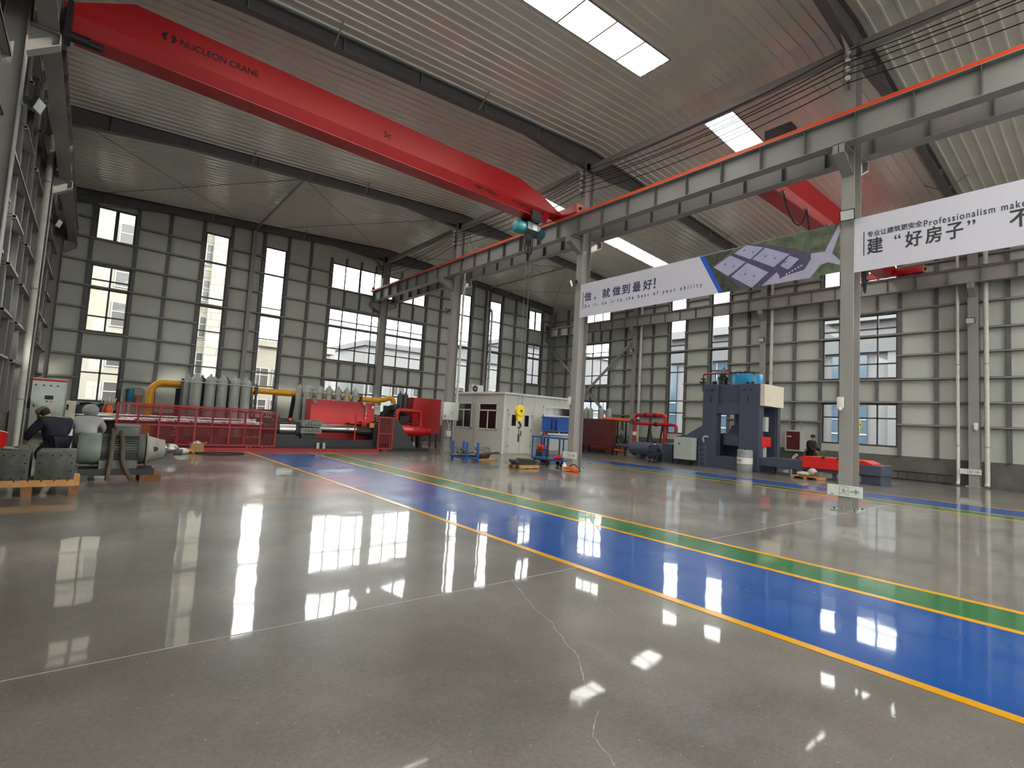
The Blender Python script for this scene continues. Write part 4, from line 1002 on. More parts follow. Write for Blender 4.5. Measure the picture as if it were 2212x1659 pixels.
# bottle racks
T = Thing('bottle_stand', 'dark red stand under the gas bottles behind the long fence', 'stand', (4.0, 23.2, 0))
T.part('stand_deck', MB().box(2.7, 5.25, 22.75, 23.65, 0.86, 0.92), M_MAROON, smooth=False)
for x in (2.8, 4.0, 5.15):
    for y in (22.85, 23.55): T.part('leg', MB().box(x-0.05, x+0.05, y-0.05, y+0.05, 0, 0.86), M_MAROON, smooth=False)
T.part('retaining_bar', MB().tube([(2.55, 22.76, 2.4), (5.22, 22.76, 2.4)], 0.02, 8), M_GBOX)
T.part('side_post', MB().box(2.62, 2.7, 22.8, 22.88, 0.0, 2.5).box(5.19, 5.26, 22.8, 22.88, 0.0, 2.5), M_BLACK, smooth=False)
for i, x in enumerate((3.13, 3.6, 4.02, 4.46, 4.87)):
    single('gas_bottle', bottle(None, x, 23.0, 0.92, 2.76+0.01*(i % 2), 0.19, M_CYL), M_CYL, '%s grey gas bottle of the front row behind the long red fence' % ('first', 'second', 'third', 'fourth', 'fifth')[i], 'gas bottle', (x, 23.0, 0.92), 'gas bottles behind the long fence')
for i, x in enumerate((2.88, 3.37, 3.81, 4.25, 4.67, 5.02)):
    single('gas_bottle', bottle(None, x, 23.42, 0.92, 2.72, 0.18, M_CYLB), M_CYLB if i % 2 else M_CYL, '%s gas bottle of the back row behind the long red fence' % ('first', 'second', 'third', 'fourth', 'fifth', 'sixth')[i], 'gas bottle', (x, 23.42, 0.92), 'gas bottles behind the long fence')
T = Thing('bottle_stand', 'dark stand under the gas bottles behind the red oil tank', 'stand', (8.6, 23.6, 0))
T.part('stand_deck', MB().box(7.0, 9.95, 23.2, 24.15, 0.9, 0.96), M_BLACK, smooth=False)
for x in (7.1, 8.5, 9.85):
    for y in (23.28, 24.05): T.part('leg', MB().box(x-0.05, x+0.05, y-0.05, y+0.05, 0, 0.9), M_BLACK, smooth=False)
T.part('retaining_bar', MB().tube([(7.3, 23.28, 2.4), (9.9, 23.28, 2.38)], 0.018, 8), M_GBOX)
for i, x in enumerate((7.47, 7.98, 8.42, 8.85, 9.27, 9.68)):
    single('gas_bottle', bottle(None, x, 23.5, 0.96, 2.76, 0.145, M_CYL), M_CYL, '%s grey gas bottle of the front row above the red oil tank' % ('first', 'second', 'third', 'fourth', 'fifth', 'sixth')[i], 'gas bottle', (x, 23.5, 0.96), 'gas bottles above the red oil tank')
for i, x in enumerate((7.25, 7.75, 8.22, 8.63, 9.06, 9.46)):
    single('gas_bottle', bottle(None, x, 23.9, 0.96, 2.74, 0.14, M_CYL), M_CYL, '%s grey gas bottle of the back row above the red oil tank' % ('first', 'second', 'third', 'fourth', 'fifth', 'sixth')[i], 'gas bottle', (x, 23.9, 0.96), 'gas bottles above the red oil tank')
# yellow pipe with stands
T = Thing('yellow_pipe', 'long yellow pipe bending up and running behind the gas bottles', 'pipe', (6.3, 24.4, 0))
p = [(1.81, 24.4, 0.1), (1.81, 24.4, 1.88)]+arc((2.23, 24.4, 1.9), 0.42, 180, 90, 8)+[(2.6, 24.4, 2.32), (11.3, 24.4, 2.25)]
T.part('pipe_run', MB().tube(p, 0.13, 20), M_YEL)
T.part('pipe_run', MB().tube(smooth_path([(11.2, 24.4, 2.25), (11.6, 24.4, 2.32), (11.9, 24.38, 2.42), (12.05, 24.3, 2.3), (12.08, 24.25, 2.0)], 6), 0.125, 16), M_YEL)
for x in (2.85, 5.55, 7.75, 10.3): T.part('pipe_clamp', MB().box(x-0.06, x+0.06, 24.2, 24.6, 2.1, 2.48), M_BLACK, smooth=False)
for x, lean in ((2.72, 0), (7.75, 0), (7.1, 0.1), (10.3, 0)): T.part('pipe_stand', MB().bar((x-lean, 24.45, 0), (x+lean, 24.45, 2.15), 0.16, 0.1, upv=(0, 1, 0)), M_BLACK, smooth=False)
T.part('wrapped_riser', MB().lathe([(0.2, 0), (0.22, 0.4), (0.17, 0.8), (0.2, 1.0), (0.15, 1.15)], (7.48, 24.3, 0.96), 16), M_FOIL)
# red oil tank
T = Thing('oil_tank', 'large flat red oil tank behind the steel cylinder', 'tank', (8.7, 22.6, 0))
T.part('tank_body', MB().prism([(7.27, 0.3), (7.27, 2.06), (10.15, 2.07), (10.15, 0.3)], 1, 22.25, 22.95), M_DRED, smooth=False, bevel=0.015)
T.part('leg', MB().box(7.4, 7.55, 22.35, 22.85, 0, 0.3), M_BLACK, smooth=False); T.part('leg', MB().box(9.85, 10.0, 22.35, 22.85, 0, 0.3), M_BLACK, smooth=False)
T.part('filler_cap', MB().lathe([(0.07, -0.02), (0.07, 0.02)], (7.42, 22.23, 1.95), 16, 1), M_IRON)
T.part('gauge', MB().lathe([(0.06, -0.02), (0.06, 0.02)], (10.05, 22.23, 1.87), 18, 1), M_WHITE)
T.part('level_lamp', MB().tube([(9.72, 22.2, 1.3), (9.72, 22.18, 1.9), (9.6, 22.15, 1.98)], 0.02, 8).ball((9.58, 22.12, 1.99), 0.07, 8), M_GBOX)
T.part('bracket_shelf', MB().box(8.9, 9.75, 21.9, 22.25, 1.08, 1.14).box(9.4, 9.7, 21.8, 22.25, 0.98, 1.2), M_DRED, smooth=False)
T = Thing('push_button_box', 'small grey box with red and green buttons right of the red oil tank', 'control box', (10.35, 22.5, 1.6))
T.part('box_body', MB().box(10.2, 10.5, 22.4, 22.6, 1.55, 1.98), M_GBOX, smooth=False); T.part('post', MB().box(10.32, 10.38, 22.5, 22.56, 0, 1.55), M_BLACK, smooth=False)
for x, hx in ((10.26, 'd83a30'), (10.35, '38b070'), (10.43, '38b070')): T.part('button', MB().lathe([(0.025, -0.02), (0.025, 0.01)], (x, 22.4, 1.87), 10, 1), mat('button_'+hx, hx, 0.4))
# pumps, red cylinder and U pipe at the machine's right end
T = Thing('hydraulic_power_unit', 'black hydraulic pumps with hoses between the red tank and the red panel', 'machine', (11.3, 23.0, 0))
T.part('pump_frame', MB().box(10.7, 12.3, 22.7, 23.6, 0.0, 0.1).box(10.75, 10.85, 22.8, 23.5, 0.1, 1.2).box(12.15, 12.25, 22.8, 23.5, 0.1, 1.2).box(10.7, 12.35, 22.7, 23.6, 1.15, 1.22), M_BLACK, smooth=False)
T.part('pump_block', MB().box(11.5, 12.25, 22.75, 23.3, 1.22, 1.55).box(10.9, 11.4, 22.8, 23.3, 1.22, 1.7), M_BLACK, smooth=False, bevel=0.02)
T.part('pump_motor', MB().lathe([(0.2, 0), (0.24, 0.05), (0.24, 0.35), (0.12, 0.42)], (11.55, 23.1, 1.7), 18).lathe([(0.16, 0), (0.16, 0.4)], (11.1, 23.0, 1.6), 16), M_BLACK)
for k in range(6):
    a = 10.8+k*0.18
    T.part('hose', MB().tube(smooth_path([(a, 22.75, 1.3), (a-0.08, 22.62, 1.65+0.05*(k % 3)), (a+0.2, 22.66, 1.95-0.06*k), (a+0.45, 22.8, 1.6)]), 0.03, 8), M_RUB)
T.part('bladder_bottle', bottle(None, 11.93, 23.3, 1.22, 2.78, 0.14, M_DGREY), M_DGREY); T.part('bladder_bottle', bottle(None, 12.22, 23.3, 1.22, 2.78, 0.14, M_DGREY), M_DGREY)
T = Thing('red_cylinder', 'thick red horizontal cylinder with a bent red pipe above it', 'cylinder', (12.0, 22.3, 0))
T.part('cylinder_body', MB().tube([(11.1, 22.3, 0.86), (12.78, 22.3, 0.86)], 0.27, 28).tube([(12.78, 22.3, 0.86), (13.12, 22.3, 0.86)], 0.2, 24), M_RED)
pp = [(11.3, 22.3, 1.0), (11.3, 22.3, 1.58)]+arc((11.52, 22.3, 1.6), 0.22, 180, 90, 6)+arc((12.4, 22.3, 1.6), 0.22, 90, 0, 6)+[(12.62, 22.3, 1.2), (12.62, 22.3, 1.05)]
T.part('bent_pipe', MB().tube(pp, 0.095, 16), M_RED)
T.part('flange', MB().tube([(12.62, 22.3, 1.1), (12.62, 22.3, 1.17)], 0.15, 18), M_RED)
T.part('support', MB().box(11.4, 11.55, 22.1, 22.5, 0, 0.6).box(12.5, 12.65, 22.1, 22.5, 0, 0.6), M_BLACK, smooth=False)
T = Thing('red_panel_tank', 'square red tank standing on legs left of the switch box column', 'tank', (13.0, 23.2, 0))
T.part('tank_body', MB().box(12.4, 14.0, 22.75, 23.6, 0.72, 2.5), M_DRED, smooth=False, bevel=0.012)
for x in (12.5, 13.9):
    for y in (22.85, 23.5): T.part('leg', MB().box(x-0.04, x+0.04, y-0.04, y+0.04, 0, 0.72), M_MAROON, smooth=False)
single('drip_tray', MB().box(12.3, 14.2, 22.5, 23.8, 0, 0.05), M_BLACK, 'flat black tray under the square red tank', 'tray', (13, 23, 0)) if False else None
# left end of the machine: covered unit, beige cabinet, orange vessel, filter bottles
T = Thing('control_cabinet', 'tall pale green electrical cabinet with a red top band near the left corner', 'cabinet', (-1.2, 26.7, 0))
T.part('plinth', MB().box(-1.7, -0.72, 26.5, 27.05, 0, 0.15), M_DGREY, smooth=False)
T.part('cabinet_body', MB().box(-1.7, -0.72, 26.5, 27.1, 0.15, 2.22), M_CAB, smooth=False, bevel=0.012)
T.part('top_band', MB().box(-1.71, -0.71, 26.48, 27.1, 2.12, 2.19), M_RED, smooth=False)
d = T.part('cabinet_door', MB().box(-1.67, -0.75, 26.485, 26.5, 0.2, 1.78), M_CAB, smooth=False)
T.part('upper_panel', MB().box(-1.67, -0.75, 26.485, 26.5, 1.8, 2.1), M_CAB, smooth=False)
T.part('screen', MB().box(-1.32, -1.07, 26.475, 26.487, 1.42, 1.57), M_BLACK, d, smooth=False)
T.part('door_lock', MB().box(-1.62, -1.58, 26.47, 26.487, 1.12, 1.2), M_BLACK, d, smooth=False)
for x in (-1.25, -1.12): T.part('button', MB().lathe([(0.025, -0.015), (0.025, 0.01)], (x, 26.48, 1.34), 10, 1), M_BLACK if x < -1.2 else M_ORNG, d)
for x in (-1.6, -1.38, -1.18, -0.98): T.part('rotary_switch', MB().lathe([(0.03, -0.03), (0.03, 0.01)], (x, 26.48, 1.95), 10, 1), M_BLACK)
T = Thing('beige_cabinet', 'low beige cabinet with a dark door right of the pale green cabinet', 'cabinet', (-0.2, 24.4, 0))
T.part('cabinet_body', MB().box(-0.62, -0.35, 24.1, 24.7, 0, 1.42), M_CREAM, smooth=False, bevel=0.01); T.part('handle', MB().box(-0.6, -0.54, 24.06, 24.1, 1.1, 1.3), M_BLACK, smooth=False)
T = Thing('covered_unit', 'dark machine unit under a black cover behind the crouching person', 'machine', (0.0, 24.4, 0))
T.part('unit_body', MB().box(-0.33, 0.48, 24.1, 24.9, 0, 1.32), M_DGREY, bevel=0.05)
T.part('cover_fold', MB().tube(smooth_path([(-0.25, 24.08, 1.34), (0.0, 24.07, 1.38), (0.2, 24.08, 1.3), (0.42, 24.1, 1.37)]), 0.05, 8).tube([(0.3, 24.08, 1.3), (0.46, 24.06, 0.9)], 0.04, 8), M_BLACK)
T = Thing('orange_vessel', 'small orange pressure vessel with pale wiring on its top, left of the red fence', 'vessel', (0.52, 22.4, 0.7))
T.part('vessel_body', MB().lathe([(0.09, 0), (0.14, 0.05), (0.15, 0.35), (0.1, 0.48), (0.06, 0.55)], (0.52, 22.4, 0.85), 18), M_ORNG)
T.part('stand', MB().box(0.45, 0.59, 22.33, 22.47, 0, 0.86), M_BLACK, smooth=False)
for k in range(5): T.part('wire', MB().tube(smooth_path([(0.5, 22.4, 1.4), (0.42+k*0.06, 22.36, 1.5+0.03*(k % 2)), (0.32+k*0.1, 22.34, 1.55+0.05*(k % 3)), (0.36+k*0.08, 22.36, 1.44)]), 0.012, 6), M_CREAM)
T.part('valve_head', MB().box(0.4, 0.66, 22.3, 22.5, 1.38, 1.46), M_IRON, smooth=False)
T = Thing('filter_unit', 'blue filter housing with grey pipes on the end wall left of the yellow pipe', 'filter', (1.4, 29.2, 0))
T.part('filter_body', MB().lathe([(0.12, 0), (0.14, 0.06), (0.14, 0.5), (0.12, 0.58)], (1.42, 29.2, 1.5), 18), M_TANK)
T.part('frame', MB().box(1.1, 2.0, 29.35, 29.4, 0, 2.1).box(1.1, 1.16, 29.0, 29.4, 0, 2.15), M_GBOX, smooth=False)
T.part('pipe', MB().tube(smooth_path([(1.2, 29.2, 1.6), (1.12, 29.15, 1.8), (1.2, 29.2, 2.05), (1.42, 29.2, 2.12), (1.9, 29.2, 2.1), (1.95, 29.2, 1.7)]), 0.03, 8), M_GBOX)
T.part('pink_filter', MB().lathe([(0.11, 0), (0.12, 0.04), (0.12, 0.42)], (1.74, 29.15, 1.4), 16), M_PINK)
T.part('leg', MB().box(1.36, 1.48, 29.14, 29.26, 0, 1.5), M_GBOX, smooth=False); T.part('leg', MB().box(1.68, 1.8, 29.1, 29.2, 0, 1.4), M_GBOX, smooth=False)
# things on the floor in front of the fence
T = Thing('cardboard_box', 'open brown cardboard box in front of the red fence', 'box', (2.85, 19.5, 0))
T.part('carton', MB().box(2.66, 3.02, 19.35, 19.66, 0, 0.3), M_CARD, smooth=False)
T.part('flap', MB().prism([(2.66, 0.3), (2.66, 0.305), (2.55, 0.34), (2.55, 0.335)], 1, 19.35, 19.66).prism([(3.02, 0.3), (3.02, 0.305), (3.13, 0.33), (3.13, 0.325)], 1, 19.35, 19.66), M_CARD, smooth=False)
single('foil_bundle', MB().ball((2.84, 19.5, 0.3), 0.13, 8, 1.1, 0.9, 0.7), M_FOIL, 'crumpled foil sticking out of the cardboard box', 'foil', (2.84, 19.5, 0.26))
T = Thing('plastic_bag', 'white plastic bag with a yellow strap on the floor left of the cardboard box', 'bag', (2.45, 18.9, 0))
T.part('bag', MB().ball((2.38, 18.95, 0.09), 0.16, 8, 1.3, 0.9, 0.6), M_WHITE); T.part('strap', MB().tube(smooth_path([(2.45, 18.9, 0.1), (2.55, 18.85, 0.16), (2.68, 18.85, 0.03), (2.75, 18.9, 0.01)]), 0.015, 6), M_YEL)
single('cable_loop', MB().tube(smooth_path([(2.7, 18.9, 0.02), (3.0, 18.55, 0.02), (3.5, 18.45, 0.02), (4.0, 18.6, 0.02), (4.12, 18.95, 0.02), (3.9, 19.15, 0.02), (3.3, 19.25, 0.02), (2.8, 19.2, 0.02), (2.6, 19.1, 0.03)], 8), 0.018, 8), M_RUB, 'loop of black cable lying on the floor by the cardboard box', 'cable', (3.4, 18.9, 0))
T = Thing('foil_wrapped_pump', 'small dark pump partly wrapped in shiny foil on the floor', 'pump', (1.75, 17.6, 0))
T.part('pump_body', MB().tube([(1.46, 17.5, 0.2), (1.82, 17.5, 0.2)], 0.17, 20).box(1.5, 1.95, 17.35, 17.65, 0, 0.06), M_MOTORG)
T.part('foil_wrap', MB().ball((1.9, 17.5, 0.27), 0.19, 10, 1.1, 0.9, 0.75), M_FOIL); T.part('outlet', MB().tube([(2.0, 17.5, 0.17), (2.2, 17.45, 0.17)], 0.09, 12), M_MOTORG)
T.part('drain_plug', MB().lathe([(0.02, 0), (0.02, 0.02)], (1.52, 17.32, 0.2), 10, 1), M_WHITE)
# traffic cone-like striped warning post inside the fence
T = Thing('warning_cone', 'small red and white striped cone seen through the red fence', 'cone', (2.35, 20.9, 0.45))
T.part('cone_body', MB().lathe([(0.1, 0), (0.075, 0.1), (0.06, 0.2), (0.03, 0.34), (0.015, 0.36)], (2.35, 20.95, 0.45), 14), M_WHITE)
T.part('stripe', MB().lathe([(0.088, 0.06), (0.078, 0.11)], (2.35, 20.95, 0.45), 14).lathe([(0.064, 0.19), (0.052, 0.25)], (2.35, 20.95, 0.45), 14), M_REDP)

# ================================================================== motor, steel blocks and pallets on the left
T = Thing('electric_motor', 'large grey-green electric motor with cooling fins on a dark skid', 'motor', (0.5, 12.95, 0))
ym = 12.95; zm = 0.6
T.part('fan_cover', MB().lathe([(0.02, -0.16), (0.26, -0.15), (0.3, -0.1), (0.31, 0.16), (0.3, 0.2)], (0.06, ym, zm), 32, 0), M_MOTOR)
fin = MB().lathe([(0.24, 0.26), (0.24, 0.86)], (0, ym, zm), 28, 0)
for k in range(36):
    t = 2*math.pi*k/36; c, s = math.cos(t), math.sin(t)
    fin.bar((0.27, ym+0.262*c, zm+0.262*s), (0.85, ym+0.262*c, zm+0.262*s), 0.012, 0.05, upv=(0, c, s))
T.part('finned_body', fin, M_MOTORG, smooth=False)
T.part('end_shield', MB().lathe([(0.29, 0.85), (0.3, 0.87), (0.3, 0.95), (0.26, 0.99)], (0, ym, zm), 30, 0), M_MOTORG)
T.part('bell_housing', MB().lathe([(0.33, 0.98), (0.33, 1.0), (0.27, 1.02), (0.2, 1.26), (0.2, 1.3), (0.05, 1.3)], (0, ym, zm), 30, 0), M_BELL)
T.part('bell_opening', MB().lathe([(0.05, -0.01), (0.05, 0.01)], (1.13, ym-0.235, zm+0.02), 16, 1), M_BLACK)
tb = T.part('terminal_box', MB().box(0.46, 0.84, ym-0.22, ym+0.2, 0.86, 1.06), M_MOTORG, bevel=0.012); T.part('box_lid', MB().box(0.45, 0.85, ym-0.23, ym+0.21, 1.06, 1.09), M_MOTOR, tb, smooth=False)
T.part('mounting_foot', MB().box(0.25, 0.85, ym-0.3, ym-0.2, 0.24, 0.4).box(0.25, 0.85, ym+0.2, ym+0.3, 0.24, 0.4), M_MOTORG, smooth=False)
T.part('skid_rail', MB().box(-0.05, 1.14, ym-0.34, ym-0.2, 0.12, 0.24), M_BLACK, smooth=False); T.part('skid_rail', MB().box(-0.05, 1.14, ym+0.2, ym+0.34, 0.12, 0.24), M_BLACK, smooth=False)
T.part('skid_cross_beam', MB().box(-0.05, 0.1, ym-0.4, ym+0.4, 0.0, 0.12), M_DGREY, smooth=False); T.part('skid_cross_beam', MB().box(0.9, 1.26, ym-0.4, ym+0.4, 0.0, 0.12), M_DWOOD, smooth=False)
for i, x in enumerate((0.42, 0.55)):
    d = i*0.06
    pts = [(x, ym-0.05, 0.98), (x+0.01, ym-0.25, 0.92), (x+d*0.6, ym-0.33, 0.7), (x+d, ym-0.36, 0.4), (x-0.02+d*3, ym-0.38, 0.14), (x-0.02+d*4, ym-0.36, 0.03)]
    single('lifting_strap', MB().tube(smooth_path([(x, ym+0.32, 0.5), (x, ym+0.28, 0.85)]+pts, 5), 0.04, 8), M_STRAP, 'brown lifting strap over the electric motor, %s' % ('the one nearer the fan cover' if i == 0 else 'the one nearer the terminal box'), 'strap', (x, ym, 0))
def pallet(name_label, x0, x1, y0, y1, h, m=M_WOOD, n=6):
    T = Thing('wooden_pallet', name_label, 'pallet', ((x0+x1)/2, (y0+y1)/2, 0))
    for k in range(n):
        a = x0+(x1-x0)*k/n; T.part('deck_board', MB().box(a+0.01, a+(x1-x0)/n-0.01, y0, y1, h-0.022, h), m, smooth=False)
    for y in (y0+0.04, (y0+y1)/2, y1-0.04):
        T.part('stringer', MB().box(x0, x1, y-0.04, y+0.04, h-0.1, h-0.022), m, smooth=False)
        for x in (x0+0.07, (x0+x1)/2, x1-0.07): T.part('block', MB().box(x-0.06, x+0.06, y-0.045, y+0.045, 0, h-0.1), M_DWOOD, smooth=False)
    return T
pallet('wooden pallet under the two perforated steel blocks', -1.25, 0.0, 10.98, 11.85, 0.25, M_WOOD, 8)
def plate_block(x0, x1, label):
    T = Thing('steel_block', label, 'steel block', ((x0+x1)/2, 11.3, 0.25), 'perforated steel blocks on the pallet')
    T.part('block_body', MB().box(x0, x1, 11.0, 11.6, 0.25, 0.69), M_BLOCK, bevel=0.008)
    T.part('top_plate', MB().box(x0+0.03, x1-0.01, 11.02, 11.6, 0.69, 0.71), M_IRON, smooth=False)
    w = x1-x0
    for u, v in [(a, b) for a in (0.12, 0.4, 0.62, 0.86) for b in (0.06, 0.88)]+[(a, b) for b in (0.3, 0.6) for a in (0.1, 0.9)]:
        T.part('bolt_hole', MB().lathe([(0.016, -0.004), (0.016, 0.004)], (x0+u*w, 10.998, 0.25+v*0.44), 12, 1), M_BLACK)
plate_block(-1.12, -0.63, 'perforated dark steel block on the pallet at the left edge of the photo')
plate_block(-0.56, -0.08, 'perforated dark steel block on the pallet beside the motor')
single('steel_scrap', MB().box(-0.8, -0.66, 11.15, 11.4, 0.71, 0.78).tube([(-0.95, 11.2, 0.735), (-0.7, 11.35, 0.74)], 0.02, 8), M_IRON, 'steel offcuts lying on the left perforated block', 'scrap', (-0.8, 11.25, 0.71))
single('work_glove', MB().ball((-0.9, 11.1, 0.74), 0.05, 6, 1.5, 1, 0.6).ball((-0.82, 11.08, 0.73), 0.03, 6, 1.6, 0.8, 0.6), mat('dirty_glove', '8c877a', 0.9), 'dirty work glove on the left perforated block', 'glove', (-0.9, 11.1, 0.71))
T = Thing('work_bench', 'low dark steel bench by the left wall behind the perforated blocks', 'bench', (-1.3, 13.6, 0))
T.part('bench_top', MB().box(-1.8, -0.85, 13.2, 14.0, 0.5, 0.55), M_DGREY, smooth=False)
for x in (-1.74, -0.91):
    for y in (13.26, 13.94): T.part('leg', MB().box(x-0.03, x+0.03, y-0.03, y+0.03, 0, 0.5), M_BLACK, smooth=False)
T = Thing('red_bucket', 'red plastic bucket on the bench at the left edge of the photo', 'bucket', (-1.35, 13.7, 0.55))
T.part('bucket', MB().lathe([(0.13, 0), (0.165, 0.27), (0.17, 0.28), (0.155, 0.28), (0.12, 0.01)], (-1.29, 13.75, 0.55), 20), M_REDP)
T.part('handle', MB().tube(smooth_path([(-1.44, 13.7, 0.82), (-1.35, 13.65, 0.87), (-1.2, 13.66, 0.86), (-1.13, 13.7, 0.82)]), 0.008, 6), M_WHITE)
single('paper_sheets', MB().box(-1.08, -0.9, 13.3, 13.5, 0.55, 0.57).box(-1.05, -0.92, 13.33, 13.45, 0.57, 0.585), M_WHITE, 'pale papers on the bench beside the red bucket', 'paper', (-1.0, 13.4, 0.55))

# ================================================================== cabin, bench and goods in the middle
T = Thing('site_cabin', 'white panel cabin with double door and dark windows behind the middle columns', 'cabin', (18, 21.8, 0))
X0, X1, Y0, Y1 = 15.45, 20.6, 19.35, 24.6
T.part('cabin_wall', MB().box(X0, X1, Y0, Y1, 0, 2.9), M_HUT, smooth=False)
T.part('roof', MB().box(X0-0.12, X1+0.12, Y0-0.12, Y1+0.12, 2.9, 2.98), M_WHITE, smooth=False)
T.part('base_rail', MB().box(X0-0.015, X1, Y0-0.015, Y1, 0, 0.08), M_GBOX, smooth=False)
for xj in (17.4, 19.2): T.part('panel_joint', MB().box(xj-0.008, xj+0.008, Y0-0.006, Y0, 0.08, 2.9), M_GBOX, smooth=False)
for yj in (21.75, 23.6): T.part('panel_joint', MB().box(X0-0.006, X0, yj-0.008, yj+0.008, 0.08, 2.9), M_GBOX, smooth=False)
T.part('corner_trim', MB().box(X0-0.02, X0+0.05, Y0-0.02, Y0+0.05, 0, 2.9), M_WHITE, smooth=False)
for s in (0, 1):
    a = 15.72+s*0.76
    d = T.part('door', MB().box(a+0.01, a+0.75, Y0-0.035, Y0, 0.05, 2.12), M_HUT, smooth=False)
    T.part('door_window', MB().box(a+0.21 if s == 0 else a+0.28, a+0.47 if s == 0 else a+0.54, Y0-0.045, Y0-0.03, 1.38, 1.92), M_DGLASS, d, smooth=False)
    for z in (0.4, 1.2, 1.9): T.part('hinge', MB().box(a+0.02 if s == 0 else a+0.71, a+0.05 if s == 0 else a+0.74, Y0-0.05, Y0-0.03, z-0.05, z+0.05), M_IRON, d, smooth=False)
    if s: T.part('door_handle', MB().box(a+0.03, a+0.06, Y0-0.08, Y0-0.03, 0.9, 1.15), M_BLACK, d, smooth=False)
T.part('door_frame', MB().box(15.67, 15.72, Y0-0.03, Y0, 0, 2.17).box(17.25, 17.3, Y0-0.03, Y0, 0, 2.17).box(15.67, 17.3, Y0-0.03, Y0, 2.12, 2.17), M_HUT, smooth=False)
def cab_window(axis, a0, a1, z0, z1, zt):
    f = MB(); g = MB(); d0, d1 = (Y0-0.05, Y0) if axis == 'y' else (X0-0.05, X0)
    def bx(m, p, q, za, zb, e=0):
        if axis == 'y': m.box(p, q, d0+e, d1, za, zb)
        else: m.box(d0+e, d1, p, q, za, zb)
    for p, q, za, zb in ((a0, a0+.05, z0, z1), (a1-.05, a1, z0, z1), (a0, a1, z0, z0+.06), (a0, a1, z1-.05, z1), (a0, a1, zt-.03, zt+.03), ((a0+a1)/2-.03, (a0+a1)/2+.03, z0, zt)): bx(f, p, q, za, zb)
    bx(g, a0+.04, a1-.04, z0+.05, z1-.04, 0.03)
    w = T.part('window_frame', f, M_WHITE, smooth=False); T.part('window_pane', g, M_DGLASS, w, smooth=False)
cab_window('x', 19.85, 21.35, 1.12, 2.44, 2.08); cab_window('x', 22.0, 23.45, 1.12, 2.44, 2.08); cab_window('y', 18.0, 20.4, 1.0, 2.46, 2.0)
T = Thing('air_conditioner', 'white outdoor air conditioner unit on the cabin roof', 'air conditioner', (15.9, 22.45, 2.98))
T.part('casing', MB().box(15.55, 16.3, 22.3, 22.62, 3.0, 3.42), M_HUT, smooth=False, bevel=0.01)
T.part('fan_grille', MB().lathe([(0.17, -0.012), (0.15, -0.02), (0.02, -0.015)], (15.74, 22.3, 3.21), 24, 1), M_BLACK)
T.part('fan_hub', MB().lathe([(0.04, -0.03), (0.04, 0)], (15.74, 22.29, 3.21), 14, 1), M_GBOX)
T.part('mounting_foot', MB().box(15.62, 15.7, 22.28, 22.64, 2.98, 3.0), M_IRON, smooth=False); T.part('mounting_foot', MB().box(16.15, 16.23, 22.28, 22.64, 2.98, 3.0), M_IRON, smooth=False)
single('cable_on_roof', MB().tube(smooth_path([(15.9, 20.9, 3.04), (15.6, 21.0, 3.0), (15.5, 22.0, 3.0), (15.42, 23.5, 3.0)]), 0.02, 6), M_WHITE, 'pale cable running along the cabin roof edge', 'cable', (15.5, 22, 2.98))
T = Thing('tool_bench', 'work bench with a blue perforated back board in front of the cabin window', 'bench', (18.2, 18.6, 0))
T.part('back_board', MB().box(17.35, 19.25, 18.62, 18.66, 1.18, 1.88), M_BLUE, smooth=False)
T.part('board_rail', MB().box(17.3, 19.3, 18.58, 18.68, 1.86, 1.93), M_BLUE, smooth=False)
for x in (17.95, 18.25): T.part('hanging_tool', MB().box(x-0.025, x+0.025, 18.55, 18.62, 1.3, 1.8).box(x-0.05, x+0.05, 18.55, 18.62, 1.25, 1.4), M_NAVYT, smooth=False)
T.part('bench_top', MB().box(17.3, 19.3, 18.1, 18.7, 1.05, 1.12), M_WHITE, smooth=False)
for x in (17.36, 19.24):
    for y in (18.16, 18.64): T.part('leg', MB().box(x-0.03, x+0.03, y-0.03, y+0.03, 0, 1.05), M_BLUE, smooth=False)
T.part('drawer', MB().box(17.4, 19.2, 18.14, 18.66, 0.3, 1.0), M_GBOX, smooth=False)
T = Thing('bench_vice', 'small dark vice on the tool bench by the cabin window', 'vice', (17.6, 18.3, 1.12))
T.part('vice_body', MB().box(17.5, 17.72, 18.2, 18.45, 1.12, 1.2).tube([(17.45, 18.3, 1.22), (17.8, 18.3, 1.22)], 0.05, 10), M_IRON)
# blue stillage with post stubs
T = Thing('post_stillage', 'blue steel stillage with four upright posts on the floor', 'stillage', (11.05, 16.05, 0))
for x in (10.8, 11.3):
    for y in (15.57, 16.52): T.part('post', MB().box(x-0.035, x+0.035, y-0.035, y+0.035, 0, 0.73), M_BLUE, smooth=False)
T.part('base_frame', MB().box(10.83, 11.27, 15.54, 15.6, 0.12, 0.18).box(10.83, 11.27, 16.49, 16.55, 0.12, 0.18).box(10.77, 10.83, 15.6, 16.49, 0.12, 0.18).box(11.27, 11.33, 15.6, 16.49, 0.12, 0.18), M_BLUE, smooth=False)
single('steel_bar', MB().tube([(10.45, 16.1, 0.25), (11.45, 15.95, 0.25)], 0.045, 12), M_IRON, 'dark steel bar lying across the blue stillage', 'bar', (11, 16, 0.2))
T = Thing('steel_roller', 'heavy dark steel roller with stepped shaft lying on the floor by the stillage', 'roller', (12.1, 16.35, 0))
T.part('roller_body', MB().lathe([(0.06, -1.0), (0.06, -0.8), (0.17, -0.78), (0.17, -0.42), (0.21, -0.4), (0.21, -0.3), (0.22, -0.28), (0.23, 0.42), (0.2, 0.45), (0.07, 0.46), (0.07, 0.62), (0.055, 0.64), (0.055, 1.0)], (11.95, 16.4, 0.3), 28, 0), M_IRON)
